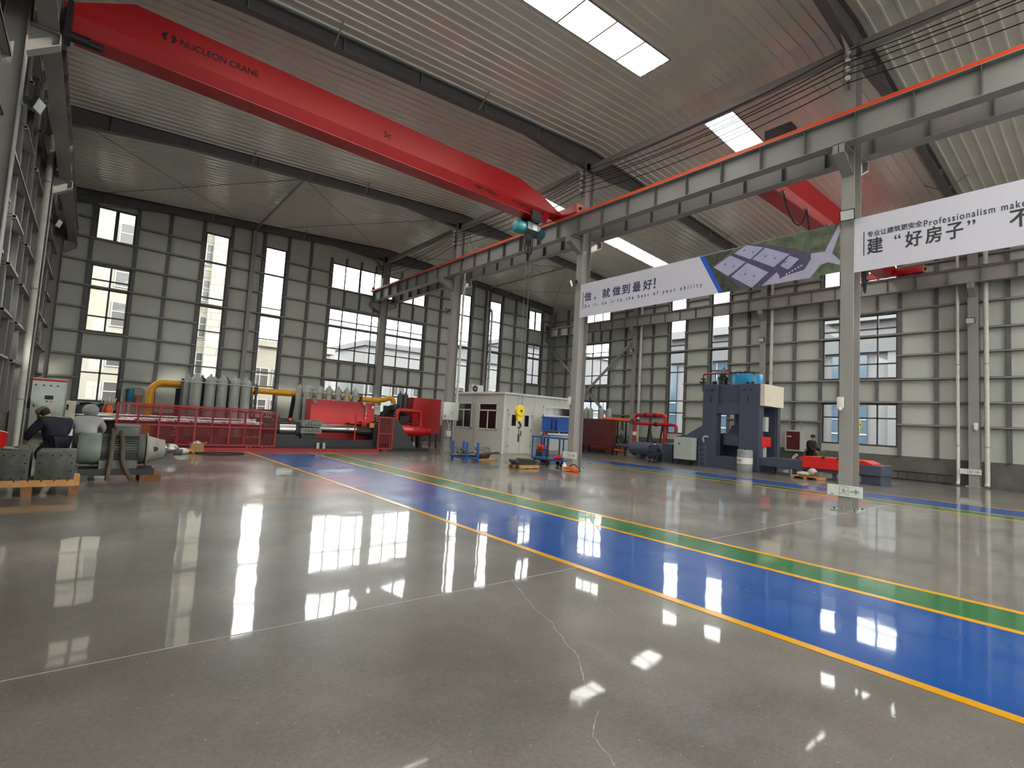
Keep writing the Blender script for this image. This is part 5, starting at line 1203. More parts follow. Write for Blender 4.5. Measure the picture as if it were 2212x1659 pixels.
single('wooden_bearer', MB().box(11.75, 12.7, 16.2, 16.6, 0, 0.075), M_WOOD, 'short wooden bearer under the steel roller', 'wood', (12.2, 16.4, 0), bevel=0.004)
pallet('small wooden pallet with a black steel part in front of the blue cart', 11.45, 12.35, 13.3, 13.95, 0.12, M_WOOD, 5)
T = Thing('steel_casting', 'black steel part with rollers lying on the small pallet', 'steel part', (11.9, 13.6, 0.12))
T.part('plate', MB().box(11.45, 12.25, 13.4, 13.8, 0.12, 0.2).box(11.5, 12.2, 13.45, 13.5, 0.2, 0.3).box(11.5, 12.2, 13.7, 13.75, 0.2, 0.3), M_BLACK, smooth=False)
T.part('roller', MB().tube([(11.4, 13.4, 0.25), (11.4, 13.8, 0.25)], 0.06, 12).tube([(12.3, 13.4, 0.21), (12.3, 13.8, 0.21)], 0.07, 12), M_DGREY); T.part('rod', MB().tube([(11.8, 13.9, 0.3), (12.3, 13.75, 0.27)], 0.025, 8), M_BLACK)
# blue cart and pallet truck
T = Thing('tool_cart', 'blue two-level steel cart on casters beside the middle column', 'cart', (13.95, 14.3, 0))
cx0, cx1, cy0, cy1 = 13.6, 14.25, 13.42, 15.12
for x in (cx0, cx1):
    for y in (cy0, (cy0+cy1)/2, cy1): T.part('upright', MB().box(x-0.02, x+0.02, y-0.02, y+0.02, 0.22, 1.06), M_BLUE if y != (cy0+cy1)/2 else M_BLACK, smooth=False)
T.part('top_shelf', MB().box(cx0-0.03, cx1+0.03, cy0-0.03, cy1+0.03, 1.03, 1.09), M_BLUE, smooth=False)
T.part('bottom_shelf', MB().box(cx0-0.03, cx1+0.03, cy0-0.03, cy1+0.03, 0.21, 0.27), M_BLUE, smooth=False)
for x in (cx0+0.05, cx1-0.05):
    for y in (cy0+0.1, cy1-0.1, (cy0+cy1)/2): T.part('caster', MB().lathe([(0.085, -0.025), (0.09, 0), (0.085, 0.025)], (x, y, 0.09), 16, 0).box(x-0.03, x+0.03, y-0.02, y+0.02, 0.1, 0.21), M_RUB)
single('red_cloth', MB().ball((13.75, 13.75, 0.34), 0.14, 8, 1.0, 1.4, 0.6).ball((13.78, 13.95, 0.31), 0.1, 8, 1, 1.2, 0.5), M_REDP, 'crumpled red cloth on the lower shelf of the blue cart', 'cloth', (13.75, 13.8, 0.27))
T = Thing('pallet_truck', 'black and red electric pallet truck behind the blue cart', 'pallet truck', (14.6, 15.5, 0))
T.part('drive_housing', MB().box(14.35, 14.75, 15.35, 15.75, 0.08, 0.5), M_BLACK, bevel=0.04); T.part('red_cowl', MB().box(14.37, 14.73, 15.36, 15.72, 0.5, 0.7), M_REDP, bevel=0.05)
T.part('tiller', MB().tube([(14.5, 15.45, 0.65), (14.42, 15.33, 1.08)], 0.025, 8).tube(smooth_path([(14.42, 15.45, 1.1), (14.42, 15.42, 1.22), (14.42, 15.3, 1.26), (14.42, 15.2, 1.2), (14.42, 15.2, 1.1)]), 0.025, 8), M_BLACK); T.part('tiller_head', MB().box(14.38, 14.46, 15.26, 15.4, 1.14, 1.24), M_REDP, bevel=0.01)
T.part('fork', MB().box(14.75, 15.3, 15.38, 15.5, 0.05, 0.1).box(14.75, 15.3, 15.6, 15.72, 0.05, 0.1), M_BLACK, smooth=False); T.part('wheel', MB().lathe([(0.08, -0.03), (0.08, 0.03)], (14.55, 15.55, 0.08), 14, 1), M_RUB)
T = Thing('plastic_jug', 'white plastic jug with an orange label on the floor by the middle column', 'jug', (13.05, 12.78, 0))
T.part('jug_body', MB().lathe([(0.07, 0), (0.08, 0.01), (0.08, 0.17), (0.05, 0.22), (0.02, 0.25), (0.02, 0.27)], (13.05, 12.78, 0), 16), M_WHITE); T.part('label_band', MB().lathe([(0.0815, 0.04), (0.0815, 0.12)], (13.05, 12.78, 0), 16), mat('pale_orange_label', 'd9935c', 0.6)); T.part('cap', MB().lathe([(0.022, 0.26), (0.022, 0.285)], (13.05, 12.78, 0), 12), M_WHITE)
T = Thing('tool_bag', 'orange bag with a dark shoulder strap on the floor by the middle column', 'bag', (13.0, 12.25, 0))
T.part('bag_body', MB().box(12.82, 13.1, 12.12, 12.56, 0.0, 0.15), M_ORNG, bevel=0.035); T.part('strap', MB().tube(smooth_path([(12.95, 12.45, 0.15), (12.95, 12.3, 0.24), (12.96, 12.1, 0.2), (12.98, 11.98, 0.08), (12.98, 12.02, 0.02)]), 0.02, 6), M_BLACK); T.part('white_strip', MB().box(12.812, 12.82, 12.3, 12.5, 0.03, 0.05), M_WHITE, smooth=False)

# ================================================================== press line on the right
T = Thing('hydraulic_press', 'tall blue-grey hydraulic press with a blue tank on top', 'press', (23.7, 11.85, 0))
PX0, PX1, PY0, PY1 = 22.7, 24.7, 10.5, 13.2
def frame_plate(x0, x1):
    return MB().box(x0, x1, PY0, 11.4, 0.0, 3.88).box(x0, x1, 12.5, PY1, 0.0, 3.88).box(x0+0.04, x1, 11.4, 12.5, 2.5, 2.98).box(x0+0.22, x1, 11.4, 12.5, 2.98, 3.88).box(x0+0.03, x1, 11.4, 12.5, 0, 0.55)
T.part('front_frame', frame_plate(PX0, PX0+0.45), M_NAVY, smooth=False, bevel=0.012)
T.part('rear_frame', MB().box(PX1-0.4, PX1, PY0, 11.3, 0, 3.88).box(PX1-0.4, PX1, 11.3, PY1, 2.85, 3.88).box(PX1-0.4, PX1, 11.3, PY1, 0, 1.6), M_NAVY, smooth=False)
T.part('crosshead_block', MB().box(PX0+0.45, PX1-0.4, PY0+0.05, PY1-0.05, 2.85, 3.86).box(PX0+0.45, PX1-0.4, 12.95, PY1-0.05, 0.55, 1.6), M_NAVY, smooth=False)
T.part('press_bed', MB().box(PX0+0.45, PX1-0.4, PY0+0.05, PY1-0.05, 0, 0.56), M_NAVY, smooth=False)
T.part('ram', MB().box(23.2, 24.2, 11.5, 12.4, 1.05, 1.62).prism([(11.65, 1.62), (12.25, 1.62), (12.1, 2.0), (11.8, 2.0)], 0, 23.4, 24.0).tube([(23.7, 11.95, 1.9), (23.7, 11.95, 2.86)], 0.18, 20), M_NAVY, smooth=False)
T.part('ram_cover', MB().box(23.18, 23.2, 11.62, 12.28, 1.12, 1.55), mat('lighter_navy_panel', '545c72', 0.5), smooth=False)
T.part('side_block', MB().box(PX0+0.5, PX0+1.0, 10.6, 11.3, 0.56, 1.1), M_GBOX, smooth=False)
T.part('red_die', MB().box(22.98, 23.85, 10.48, 11.3, 1.1, 1.54), M_REDP, smooth=False, bevel=0.015)
T.part('cream_panel', MB().box(22.75, 24.66, 10.3, 10.5, 2.9, 3.86), M_CREAM, smooth=False, bevel=0.01)
T.part('side_column', MB().prism([(24.35, 0), (24.62, 0), (24.62, 2.9), (24.35, 2.9)], 1, 10.42, 10.5), M_NAVY, smooth=False)
T.part('side_switch_panel', MB().box(23.05, 23.35, 10.38, 10.5, 1.78, 2.42), M_GBOX, smooth=False)
T.part('cap_bolt', MB().box(PX0-0.005, PX0, 12.28, 12.4, 2.96, 3.0), M_BLACK, smooth=False)
mk = MB()
for y in (13.0, 12.75, 11.2, 10.92): mk.box(PX0-0.004, PX0, y-0.09, y+0.07, 3.58, 3.64)
for y in (12.8, 11.02):
    for z in (3.08, 3.2, 3.3): mk.box(PX0-0.004, PX0, y-0.035, y+0.035, z-0.04, z+0.04)
T.part('stencil_mark', mk, M_BLACK, smooth=False)
T.part('top_tank', MB().lathe([(0.7, 0), (0.7, 0.5), (0.68, 0.53), (0.05, 0.54)], (23.75, 11.6, 3.88), 40), M_TANK)
vc = MB()
for k in range(10):
    a = 11.05+k*0.12; vc.box(23.3, 23.5, a, a+0.08, 4.42, 4.46+0.07*random.random()).tube([(23.4, a, 4.42), (23.45, a+0.05, 4.5+0.06*random.random())], 0.03, 6)
for y in (11.2, 10.98): vc.ball((23.05, y, 3.95), 0.08, 8)
T.part('valve_cluster', vc, M_BLACK)
T.part('copper_pipe', MB().tube([(23.3, 11.1, 4.47), (23.25, 10.8, 4.42)], 0.05, 10).tube([(23.35, 12.3, 4.45), (23.35, 12.0, 4.46)], 0.04, 10), mat('copper_pipe', 'b4602c', 0.35, metal=0.6))
T.part('red_pipe', MB().tube(smooth_path([(23.4, 13.6, 4.1), (23.4, 13.62, 4.38), (23.4, 13.5, 4.47), (23.4, 13.1, 4.48), (23.4, 12.4, 4.5)]), 0.045, 10), M_RED)
T.part('pilot_valve', MB().box(23.3, 23.5, 13.5, 13.75, 4.0, 4.1).box(23.3, 23.5, 13.52, 13.7, 4.2, 4.26).tube([(23.4, 13.6, 3.6), (23.4, 13.6, 4.2)], 0.05, 8), M_BLACK)
T.part('pump', MB().lathe([(0.2, 0), (0.2, 0.3), (0.24, 0.32), (0.24, 0.4), (0.15, 0.45), (0.15, 0.56)], (23.5, 12.65, 3.88), 18).box(23.4, 23.6, 13.0, 13.15, 3.88, 4.1).tube([(23.5, 13.25, 3.88), (23.5, 13.25, 4.48)], 0.025, 8).tube(smooth_path([(23.5, 12.95, 3.9), (23.45, 13.0, 4.5), (23.45, 12.7, 4.62), (23.45, 12.3, 4.6)]), 0.018, 6), M_BLACK)
T.part('rag', MB().lathe([(0.22, 0), (0.14, 0.12), (0.07, 0.24), (0.03, 0.34)], (23.5, 12.6, 4.45), 12), mat('brown_rag', '6e625a', 0.95))
T.part('side_fin', MB().prism([(13.2, 0), (13.2, 1.95), (14.05, 1.44), (14.75, 1.3), (14.75, 0)], 0, 22.78, 23.0), M_NAVY, smooth=False)
lad = MB()
for y in (12.95, 13.27): lad.tube([(22.66, y, 0), (22.66, y+0.03, 1.0)], 0.014, 6)
for z in (0.2, 0.42, 0.64, 0.86): lad.tube([(22.66, 12.95, z), (22.66, 13.29, z)], 0.012, 6)
T.part('step_ladder', lad, mat('blue_grey_tube', '6c7285', 0.4))
T.part('work_lamp', MB().tube(smooth_path([(22.72, 13.1, 1.15), (22.66, 13.1, 1.3), (22.64, 13.0, 1.4), (22.64, 12.85, 1.38)]), 0.045, 8), M_GBOX)
T = Thing('die_table', 'long low blue-grey table running out of the press towards the camera', 'table', (23.4, 8.2, 0))
T.part('table_beam', MB().box(22.75, 23.05, 6.7, 10.5, 0.3, 0.66).box(23.85, 24.15, 6.7, 10.5, 0.3, 0.66).box(23.05, 23.85, 9.2, 10.4, 0.3, 0.5), M_NAVY, smooth=False, bevel=0.01)
T.part('end_box', MB().box(22.72, 24.2, 6.0, 6.85, 0.34, 0.72).box(22.9, 24.1, 6.06, 6.7, 0.0, 0.34), M_NAVY, smooth=False, bevel=0.01)
for y in (7.6, 9.1):
    for x in (22.9, 24.0): T.part('leg', MB().box(x-0.06, x+0.06, y-0.06, y+0.06, 0, 0.3), M_NAVY, smooth=False)
T = Thing('die_plate', 'bright red die plate lying on the long blue-grey table', 'die', (23.4, 7.6, 0.66))
T.part('plate_body', MB().prism([(8.72, 0.66), (8.95, 0.76), (8.72, 0.86), (6.6, 0.86), (6.3, 0.74), (6.4, 0.66)], 0, 22.85, 24.0).prism([(8.68, 0.42), (8.68, 0.66), (6.7, 0.66), (6.7, 0.42)], 0, 22.62, 22.745), M_REDP, smooth=False)
T.part('lifting_lug', MB().box(22.84, 22.95, 7.95, 8.05, 0.8, 0.9), M_BLACK, smooth=False); T.part('lifting_lug', MB().box(22.84, 22.95, 7.4, 7.5, 0.8, 0.9), M_BLACK, smooth=False)
single('timber_strip', MB().box(23.2, 23.4, 6.7, 8.4, 0.86, 0.89), M_WOOD, 'thin timber strip on the red die plate', 'wood', (23.3, 7.5, 0.86))
T = Thing('oil_drum', 'grey drum with a white label band in front of the press', 'drum', (22.2, 10.85, 0))
T.part('drum_body', MB().lathe([(0.3, 0), (0.31, 0.02), (0.31, 0.3), (0.318, 0.31), (0.31, 0.33), (0.31, 0.62), (0.318, 0.63), (0.31, 0.65), (0.31, 0.93), (0.3, 0.94), (0.29, 0.92), (0.02, 0.92)], (22.2, 10.85, 0), 32), mat('grey_drum', '8d9190', 0.45)); T.part('label_band', MB().lathe([(0.3185, 0.34), (0.3185, 0.61)], (22.2, 10.85, 0), 32), M_WHITE)
T.part('red_print', MB().box(21.875, 21.88, 10.85, 11.02, 0.42, 0.54), mat('pale_red_print', 'c9908c', 0.6), smooth=False); T.part('bung', MB().lathe([(0.04, 0.92), (0.04, 0.97)], (22.1, 10.8, 0), 12), M_BLACK)
T = Thing('control_box', 'pale grey control box with two round buttons left of the press', 'control box', (22.4, 13.95, 0))
T.part('box_body', MB().box(22.3, 22.66, 13.43, 14.45, 0.24, 1.3), M_GBOX, smooth=False, bevel=0.015); T.part('box_stand', MB().box(22.35, 22.6, 13.6, 14.3, 0, 0.24), M_BLACK, smooth=False)
T.part('button', MB().lathe([(0.035, -0.03), (0.035, 0.01)], (22.3, 14.15, 0.98), 12, 0), M_BLACK); T.part('button', MB().lathe([(0.03, -0.03), (0.03, 0.01)], (22.3, 13.98, 0.97), 12, 0), mat('button_mint', 'bfe3d6', 0.4))
T = Thing('press_cylinder', 'large blue-grey horizontal cylinder left of the control box', 'cylinder', (23.1, 16.2, 0))
T.part('cylinder_body', MB().tube([(23.1, 15.4, 0.52), (23.1, 17.4, 0.52)], 0.38, 32).tube([(23.1, 17.4, 0.52), (23.1, 17.55, 0.52)], 0.3, 28), M_NAVY); T.part('square_housing', MB().box(22.72, 23.5, 14.8, 15.42, 0.0, 0.92), M_NAVY, smooth=False, bevel=0.012)
T.part('cradle', MB().box(22.85, 23.35, 16.8, 17.1, 0, 0.25).box(22.85, 23.35, 15.6, 15.9, 0, 0.25), M_NAVY, smooth=False); T.part('piston_rod', MB().tube([(23.1, 17.55, 0.6), (23.1, 18.6, 0.6)], 0.1, 18), M_NAVY)
T = Thing('red_pipework', 'pair of bent bright red pipes on black frames beyond the press', 'pipe', (23.5, 16.5, 0))
a1 = [(23.5, 17.72, 0.85), (23.5, 17.72, 2.15)]+arc((23.5, 17.54, 2.17), 0.18, 0, 90, 5, 'yz')+arc((23.5, 15.95, 2.17), 0.18, 90, 180, 5, 'yz')+[(23.5, 15.77, 0.92)]
T.part('bent_pipe', MB().tube(a1, 0.105, 16), M_RED)
a2 = [(23.3, 17.42, 1.88), (23.3, 15.2, 1.88)]+arc((23.3, 15.15, 1.72), 0.16, 90, 180, 5, 'yz')+[(23.3, 14.99, 1.45)]
T.part('bent_pipe', MB().tube(a2, 0.085, 14), M_RED)
for y, z in ((17.0, 2.35), (16.4, 2.35), (16.2, 1.88)): T.part('pipe_band', MB().tube([(23.5 if z > 2 else 23.3, y-0.06, z), (23.5 if z > 2 else 23.3, y+0.06, z)], 0.125, 14), M_BLACK)
for y in (16.75, 15.95):
    T.part('support_frame', MB().bar((23.64, y-0.35, 0), (23.5, y, 1.8), 0.06, 0.06).bar((23.64, y+0.35, 0), (23.5, y, 1.8), 0.06, 0.06).bar((23.58, y-0.2, 0.9), (23.58, y+0.2, 0.9), 0.05, 0.05), M_BLACK, smooth=False)
T.part('yellow_collar', MB().tube([(23.5, 17.72, 1.22), (23.5, 17.72, 1.42)], 0.11, 14), M_CREAM); T.part('flange', MB().tube([(23.5, 15.77, 0.9), (23.5, 15.77, 1.0)], 0.17, 16), M_RED)
T = Thing('orange_pipe', 'copper-orange pipe between the maroon tank and the red pipes', 'pipe', (23.5, 19, 0))
T.part('pipe_run', MB().tube([(23.6, 20.1, 2.06), (23.6, 17.95, 2.0)], 0.1, 16), M_ORNG); T.part('valve', MB().box(23.4, 23.7, 17.55, 17.95, 1.8, 2.1).tube([(23.5, 17.8, 2.1), (23.5, 17.8, 2.25)], 0.03, 8), M_IRON, smooth=False)
T.part('low_pipe', MB().tube([(23.5, 21.0, 0.32), (23.5, 18.4, 0.28)], 0.08, 12), M_ORNG)
for y in (19.0, 18.4): T.part('support_leg', MB().bar((23.6, y, 0), (23.6, y, 1.95), 0.07, 0.07), M_BLACK, smooth=False)
T.part('support_leg', MB().bar((23.6, 18.4, 0.05), (23.6, 19.0, 0.9), 0.05, 0.05).bar((23.6, 19.0, 0.05), (23.6, 18.4, 0.9), 0.05, 0.05), M_BLACK, smooth=False)
T = Thing('maroon_tank', 'dull maroon square tank on legs right of the middle column with the blue cart', 'tank', (23.2, 20, 0))
T.part('tank_body', MB().box(22.72, 23.45, 18.98, 21.05, 0.45, 2.02), M_MAROON, smooth=False, bevel=0.012)
for y in (19.08, 20.9):
    for x in (22.82, 23.35): T.part('leg', MB().box(x-0.05, x+0.05, y-0.05, y+0.05, 0, 0.45), M_MAROON, smooth=False)
single('bottle_pedestal', MB().box(24.25, 24.85, 20.2, 22.85, 0, 0.95), M_DGREY, 'dark pedestal under the gas bottles behind the maroon tank', 'stand', (24.5, 21.5, 0), bevel=0.01)
for i, y in enumerate((22.6, 22.25, 21.9, 21.04, 20.42)):
    single('gas_bottle', bottle(None, 24.5, y, 0.95, 2.8, 0.15, M_CYL), M_CYL, '%s grey gas bottle from the left behind the maroon tank' % ('first', 'second', 'third', 'fourth', 'fifth')[i], 'gas bottle', (24.5, y, 0.95), 'gas bottles behind the maroon tank')
T = Thing('fire_hose_cabinet', 'silver-framed fire hose cabinet with maroon front on the right wall', 'cabinet', (28.3, 11.2, 0.9))
T.part('cabinet_frame', MB().box(28.05, 28.48, 10.82, 11.62, 0.9, 1.97), M_GBOX, smooth=False); T.part('door_panel', MB().box(28.035, 28.05, 10.9, 11.54, 0.98, 1.9), M_MAROON, smooth=False); T.part('label', MB().box(28.03, 28.036, 11.3, 11.5, 1.62, 1.67), M_WHITE, smooth=False)
T.part('supply_pipe', MB().tube([(28.2, 11.5, 1.97), (28.2, 11.5, 2.4)], 0.03, 8).tube([(28.2, 10.9, 1.97), (28.2, 10.9, 2.4)], 0.03, 8), M_STEEL)
single('white_pipe_elbow', MB().tube(smooth_path([(27.9, 11.2, 0.02), (27.9, 11.2, 0.35), (27.9, 11.1, 0.6), (27.9, 10.95, 0.75)]), 0.07, 10).ball((27.85, 11.45, 0.12), 0.14, 8, 0.8, 1, 0.8), M_PVC, 'pale plastic pipe pieces standing on the floor below the fire hose cabinet', 'pipe', (27.9, 11.2, 0))
lm = MB()
for z in (0.03, 0.36): lm.bar((28.25 if z < 0.2 else 28.36, 4.95, z), (28.25 if z < 0.2 else 28.36, 8.0, z), 0.025, 0.05)
T = Thing('ladder', 'dark metal ladder lying on its side along the right wall', 'ladder', (28.3, 6.5, 0))
T.part('rail', lm, M_BLACK, smooth=False)
for k in range(9): T.part('rung', MB().tube([(28.25, 5.15+k*0.34, 0.03), (28.36, 5.15+k*0.34, 0.36)], 0.014, 6), M_BLACK)
pallet('wooden pallet with white bags in front of the long die table', 21.75, 22.5, 7.75, 8.75, 0.11, M_WOOD, 5)
for i, (x, y, z, r_, sx, sy, sz) in enumerate(((22.1, 8.4, 0.19, 0.2, 1.1, 1.4, 0.45), (22.1, 8.1, 0.29, 0.16, 1, 1, 0.9))):
    single('white_sack', MB().ball((x, y, z), r_, 9, sx, sy, sz), mat('crumpled_white_sack', 'b9b1a6', 0.85, noise=0.2, scale=10, bump=0.5), 'crumpled white sack on the pallet by the die table, %s' % ('flat one' if i == 0 else 'taller one'), 'sack', (x, y, 0.11))
single('small_carton', MB().box(21.95, 22.2, 7.8, 7.95, 0.11, 0.3), mat('dull_brown_carton', '7a6a62', 0.8), 'small dull carton on the pallet by the die table', 'box', (22.05, 7.87, 0.11))

# ================================================================== people
def skin_mesh(joints, edges, name, m, parent, off, root=0, sub=2):
    me = bpy.data.meshes.new(name); me.from_pydata([tuple(Vector(j[0])-Vector(off)) for j in joints], edges, [])
    o = bpy.data.objects.new(name, me); COL.objects.link(o)
    sk = o.modifiers.new('skin', 'SKIN'); sk.use_smooth_shade = True
    for v, j in zip(me.skin_vertices[0].data, joints):
        r = j[1]; v.radius = r if isinstance(r, tuple) else (r, r)
    me.skin_vertices[0].data[root].use_root = True
    sd = o.modifiers.new('sub', 'SUBSURF'); sd.levels = sub; sd.render_levels = sub
    dg = bpy.context.evaluated_depsgraph_get()
    me2 = bpy.data.meshes.new_from_object(o.evaluated_get(dg))
    bpy.data.objects.remove(o); me2.name = name
    me2.materials.clear(); me2.materials.append(m); me2.polygons.foreach_set('use_smooth', [True]*len(me2.polygons))
    return me2
def join_meshes(meshes, name, m, parent):
    bm = bmesh.new()
    for x in meshes: bm.from_mesh(x)
    me = bpy.data.meshes.new(name); bm.to_mesh(me); bm.free()
    me.materials.append(m); me.polygons.foreach_set('use_smooth', [True]*len(me.polygons))
    o = bpy.data.objects.new(name, me); COL.objects.link(o); o.parent = parent; return o
def person(label, base, yaw, P, top, legs, hair, hood=None, cap=None, hand_fwd=None):
    """P: joints in a local frame (x forward, y left, z up)"""
    T = Thing('person', label, 'person', base)
    c, s = math.cos(yaw), math.sin(yaw)
    W = lambda p: Vector((base[0]+p[0]*c-p[1]*s, base[1]+p[0]*s+p[1]*c, base[2]+p[2]))
    J = {k: W(v) for k, v in P.items()}
    mid = lambda a, b, t: J[a].lerp(J[b], t)
    names = []; jl = []; ed = []
    def add(n, p, r, par=None):
        names.append(n); jl.append((p, r))
        if par is not None: ed.append((names.index(par), len(names)-1))
    add('pelvis', J['pelvis'], (0.12, 0.09)); add('waist', mid('pelvis', 'chest', 0.5), (0.11, 0.08), 'pelvis'); add('chest', J['chest'], (0.125, 0.09), 'waist')
    add('neckb', mid('chest', 'head', 0.45), 0.06, 'chest'); add('neck', mid('chest', 'head', 0.62), 0.052, 'neckb'); 
    fwd = W((P['head'][0]+1, P['head'][1], P['head'][2]))-J['head']
    hd = (J['head']-J['neck' if 'neck' in J else 'chest']).normalized()
    add('jaw', J['head']-hd*0.05+fwd*0.015, 0.068, 'neck'); add('skull', J['head']+hd*0.04, 0.085, 'jaw'); add('crown', J['head']+hd*0.1, 0.06, 'skull')
    for q in 'LR':
        add('sh'+q, J['sh'+q], 0.062, 'chest'); add('ua'+q, mid('sh'+q, 'el'+q, 0.5), 0.05, 'sh'+q); add('el'+q, J['el'+q], 0.042, 'ua'+q); add('fa'+q, mid('el'+q, 'wr'+q, 0.4), 0.042, 'el'+q); add('wr'+q, J['wr'+q], 0.026, 'fa'+q)
        dv = (J['wr'+q]-J['el'+q]).normalized(); add('palm'+q, J['wr'+q]+dv*0.06, (0.038, 0.018), 'wr'+q)
        add('hip'+q, J['hip'+q], 0.085, 'pelvis'); add('th'+q, mid('hip'+q, 'kn'+q, 0.45), 0.08, 'hip'+q); add('kn'+q, J['kn'+q], 0.056, 'th'+q); add('ca'+q, mid('kn'+q, 'an'+q, 0.35), 0.055, 'kn'+q); add('an'+q, J['an'+q], 0.036, 'ca'+q)
    meshes = [skin_mesh(jl, ed, 'body', M_SKIN, None, T.loc)]
    for q in 'LR':      # fingers and thumb
        dv = (J['wr'+q]-J['el'+q]).normalized(); side = dv.cross(Vector((0, 0, 1)))
        side = side.normalized() if side.length > 0.1 else Vector((1, 0, 0)); nrm = side.cross(dv)
        b0 = J['wr'+q]+dv*0.085
        for k, L_ in enumerate((0.07, 0.08, 0.075, 0.06)):
            b = b0+side*(k-1.5)*0.019-dv*0.02; cu = -nrm
            f = [(b, 0.009), (b+dv*(0.02+L_*0.5), 0.0085), (b+dv*(0.02+L_*0.8)+cu*L_*0.2, 0.008), (b+dv*(0.02+L_)+cu*L_*0.45, 0.007)]
            meshes.append(skin_mesh(f, [(0, 1), (1, 2), (2, 3)], 'finger', M_SKIN, None, T.loc, 0, 1))
        tb_ = J['wr'+q]+dv*0.03+side*(0.03 if q == 'L' else -0.03)
        sd_ = side if q == 'L' else -side
        f = [(tb_, 0.012), (tb_+sd_*0.025+dv*0.03, 0.01), (tb_+sd_*0.03+dv*0.06-nrm*0.015, 0.008)]
        meshes.append(skin_mesh(f, [(0, 1), (1, 2)], 'thumb', M_SKIN, None, T.loc, 0, 1))
    # face: nose, brow, lips and ears as small shapes fused into the body mesh
    fm = MB(); H_ = J['head']+hd*0.0; sidev = hd.cross(fwd).normalized(); loc = T.loc
    fz = (fwd-hd*fwd.dot(hd)).normalized() if abs(fwd.dot(hd)) < 0.95 else -hd.cross(sidev)
    def fb(p, r, a=1, b=1, cc=1): fm.ball(tuple(p), r, 6, a, b, cc)
    fm.tube([H_+fz*0.085+hd*0.035, H_+fz*0.105-hd*0.005], [0.008, 0.014], 6)
    for sgn in (-1, 1): fb(H_+sidev*sgn*0.082+hd*0.01, 0.024, 1, 1, 1.2)
    fm.tube([H_+fz*0.082-hd*0.035+sidev*0.022, H_+fz*0.086-hd*0.035, H_+fz*0.082-hd*0.035-sidev*0.022], 0.006, 5)
    em = bpy.data.meshes.new('face'); em.from_pydata([tuple(Vector(v)-loc) for v in fm.v], [], fm.f); meshes.append(em)
    join_meshes(meshes, 'body', M_SKIN, T.o)
    ey = MB()
    for sgn in (-1, 1): ey.ball(tuple(H_+fz*0.078+hd*0.03+sidev*sgn*0.03), 0.011, 6)
    T.part('eyes', ey, M_BLACK)
    # jacket
    names.clear(); jl = []; ed.clear()
    add('pelvis', J['pelvis']+(J['chest']-J['pelvis'])*0.02, (0.21, 0.18)); add('waist', mid('pelvis', 'chest', 0.5), (0.215, 0.18), 'pelvis'); add('chest', J['chest'], (0.23, 0.19), 'waist'); add('collar', mid('chest', 'head', 0.5), 0.1, 'chest')
    for q in 'LR':
        add('sh'+q, J['sh'+q], 0.112, 'chest'); add('ua'+q, mid('sh'+q, 'el'+q, 0.5), 0.098, 'sh'+q); add('el'+q, J['el'+q], 0.078, 'ua'+q); add('fa'+q, mid('el'+q, 'wr'+q, 0.5), 0.068, 'el'+q); add('cuff'+q, mid('el'+q, 'wr'+q, 0.93), 0.055, 'fa'+q)
    join_meshes([skin_mesh(jl, list(ed), 'jacket', top, None, T.loc)], 'jacket', top, T.o)
    names.clear(); jl = []; ed.clear()
    add('pelvis', J['pelvis'], (0.165, 0.14))
    for q in 'LR':
        add('hip'+q, J['hip'+q], 0.115, 'pelvis'); add('th'+q, mid('hip'+q, 'kn'+q, 0.5), 0.1, 'hip'+q); add('kn'+q, J['kn'+q], 0.08, 'th'+q); add('ca'+q, mid('kn'+q, 'an'+q, 0.5), 0.072, 'kn'+q); add('hem'+q, mid('kn'+q, 'an'+q, 0.97), 0.06, 'ca'+q)
    join_meshes([skin_mesh(jl, list(ed), 'trousers', legs, None, T.loc)], 'trousers', legs, T.o)
    for q in 'LR':
        a = J['an'+q]; f2 = W((P['an'+q][0]+0.17, P['an'+q][1], 0.035))
        heel = W((P['an'+q][0]-0.05, P['an'+q][1], 0.04))
        join_meshes([skin_mesh([(heel, 0.042), (Vector((a.x, a.y, base[2]+0.06)), 0.05), (f2, 0.04)], [(0, 1), (1, 2)], 'shoe', M_SHOE, None, T.loc, 0, 1)], 'shoe', M_SHOE, T.o)
    hb = MB(); hc = J['head']+hd*0.055-fz*0.018; hb.ball(tuple(hc), 0.1, 10, 1.0, 1.0, 1.0)
    if hood:
        hb2 = MB().ball(tuple(J['head']+hd*0.03-fz*0.03), 0.145, 12, 1.08, 1.08, 1.0); T.part('hood', hb2, hood)
    T.part('hair', hb, hair)
    if cap:
        cp = MB().lathe([(0.105, -0.01), (0.115, 0.03), (0.1, 0.09), (0.03, 0.11)], (0, 0, 0), 16)
        zax = hd; xax = fz; yax = zax.cross(xax)
        cp.v = [tuple(J['head']+hd*0.05+xax*v[0]+yax*v[1]+zax*v[2]) for v in cp.v]
        br = [(0.09, -0.08, 0.0), (0.09, 0.08, 0.0), (0.19, 0.06, -0.02), (0.21, 0, -0.02), (0.19, -0.06, -0.02)]
        vv = [tuple(J['head']+hd*0.05+xax*b[0]+yax*b[1]+zax*b[2]) for b in br]+[tuple(J['head']+hd*0.062+xax*b[0]+yax*b[1]+zax*b[2]) for b in br]
        cp.add(vv, [(0, 1, 2, 3, 4), (9, 8, 7, 6, 5)]+[(i, (i+1) % 5, 5+(i+1) % 5, 5+i) for i in range(5)])
        T.part('cap', cp, cap)
    return T, J
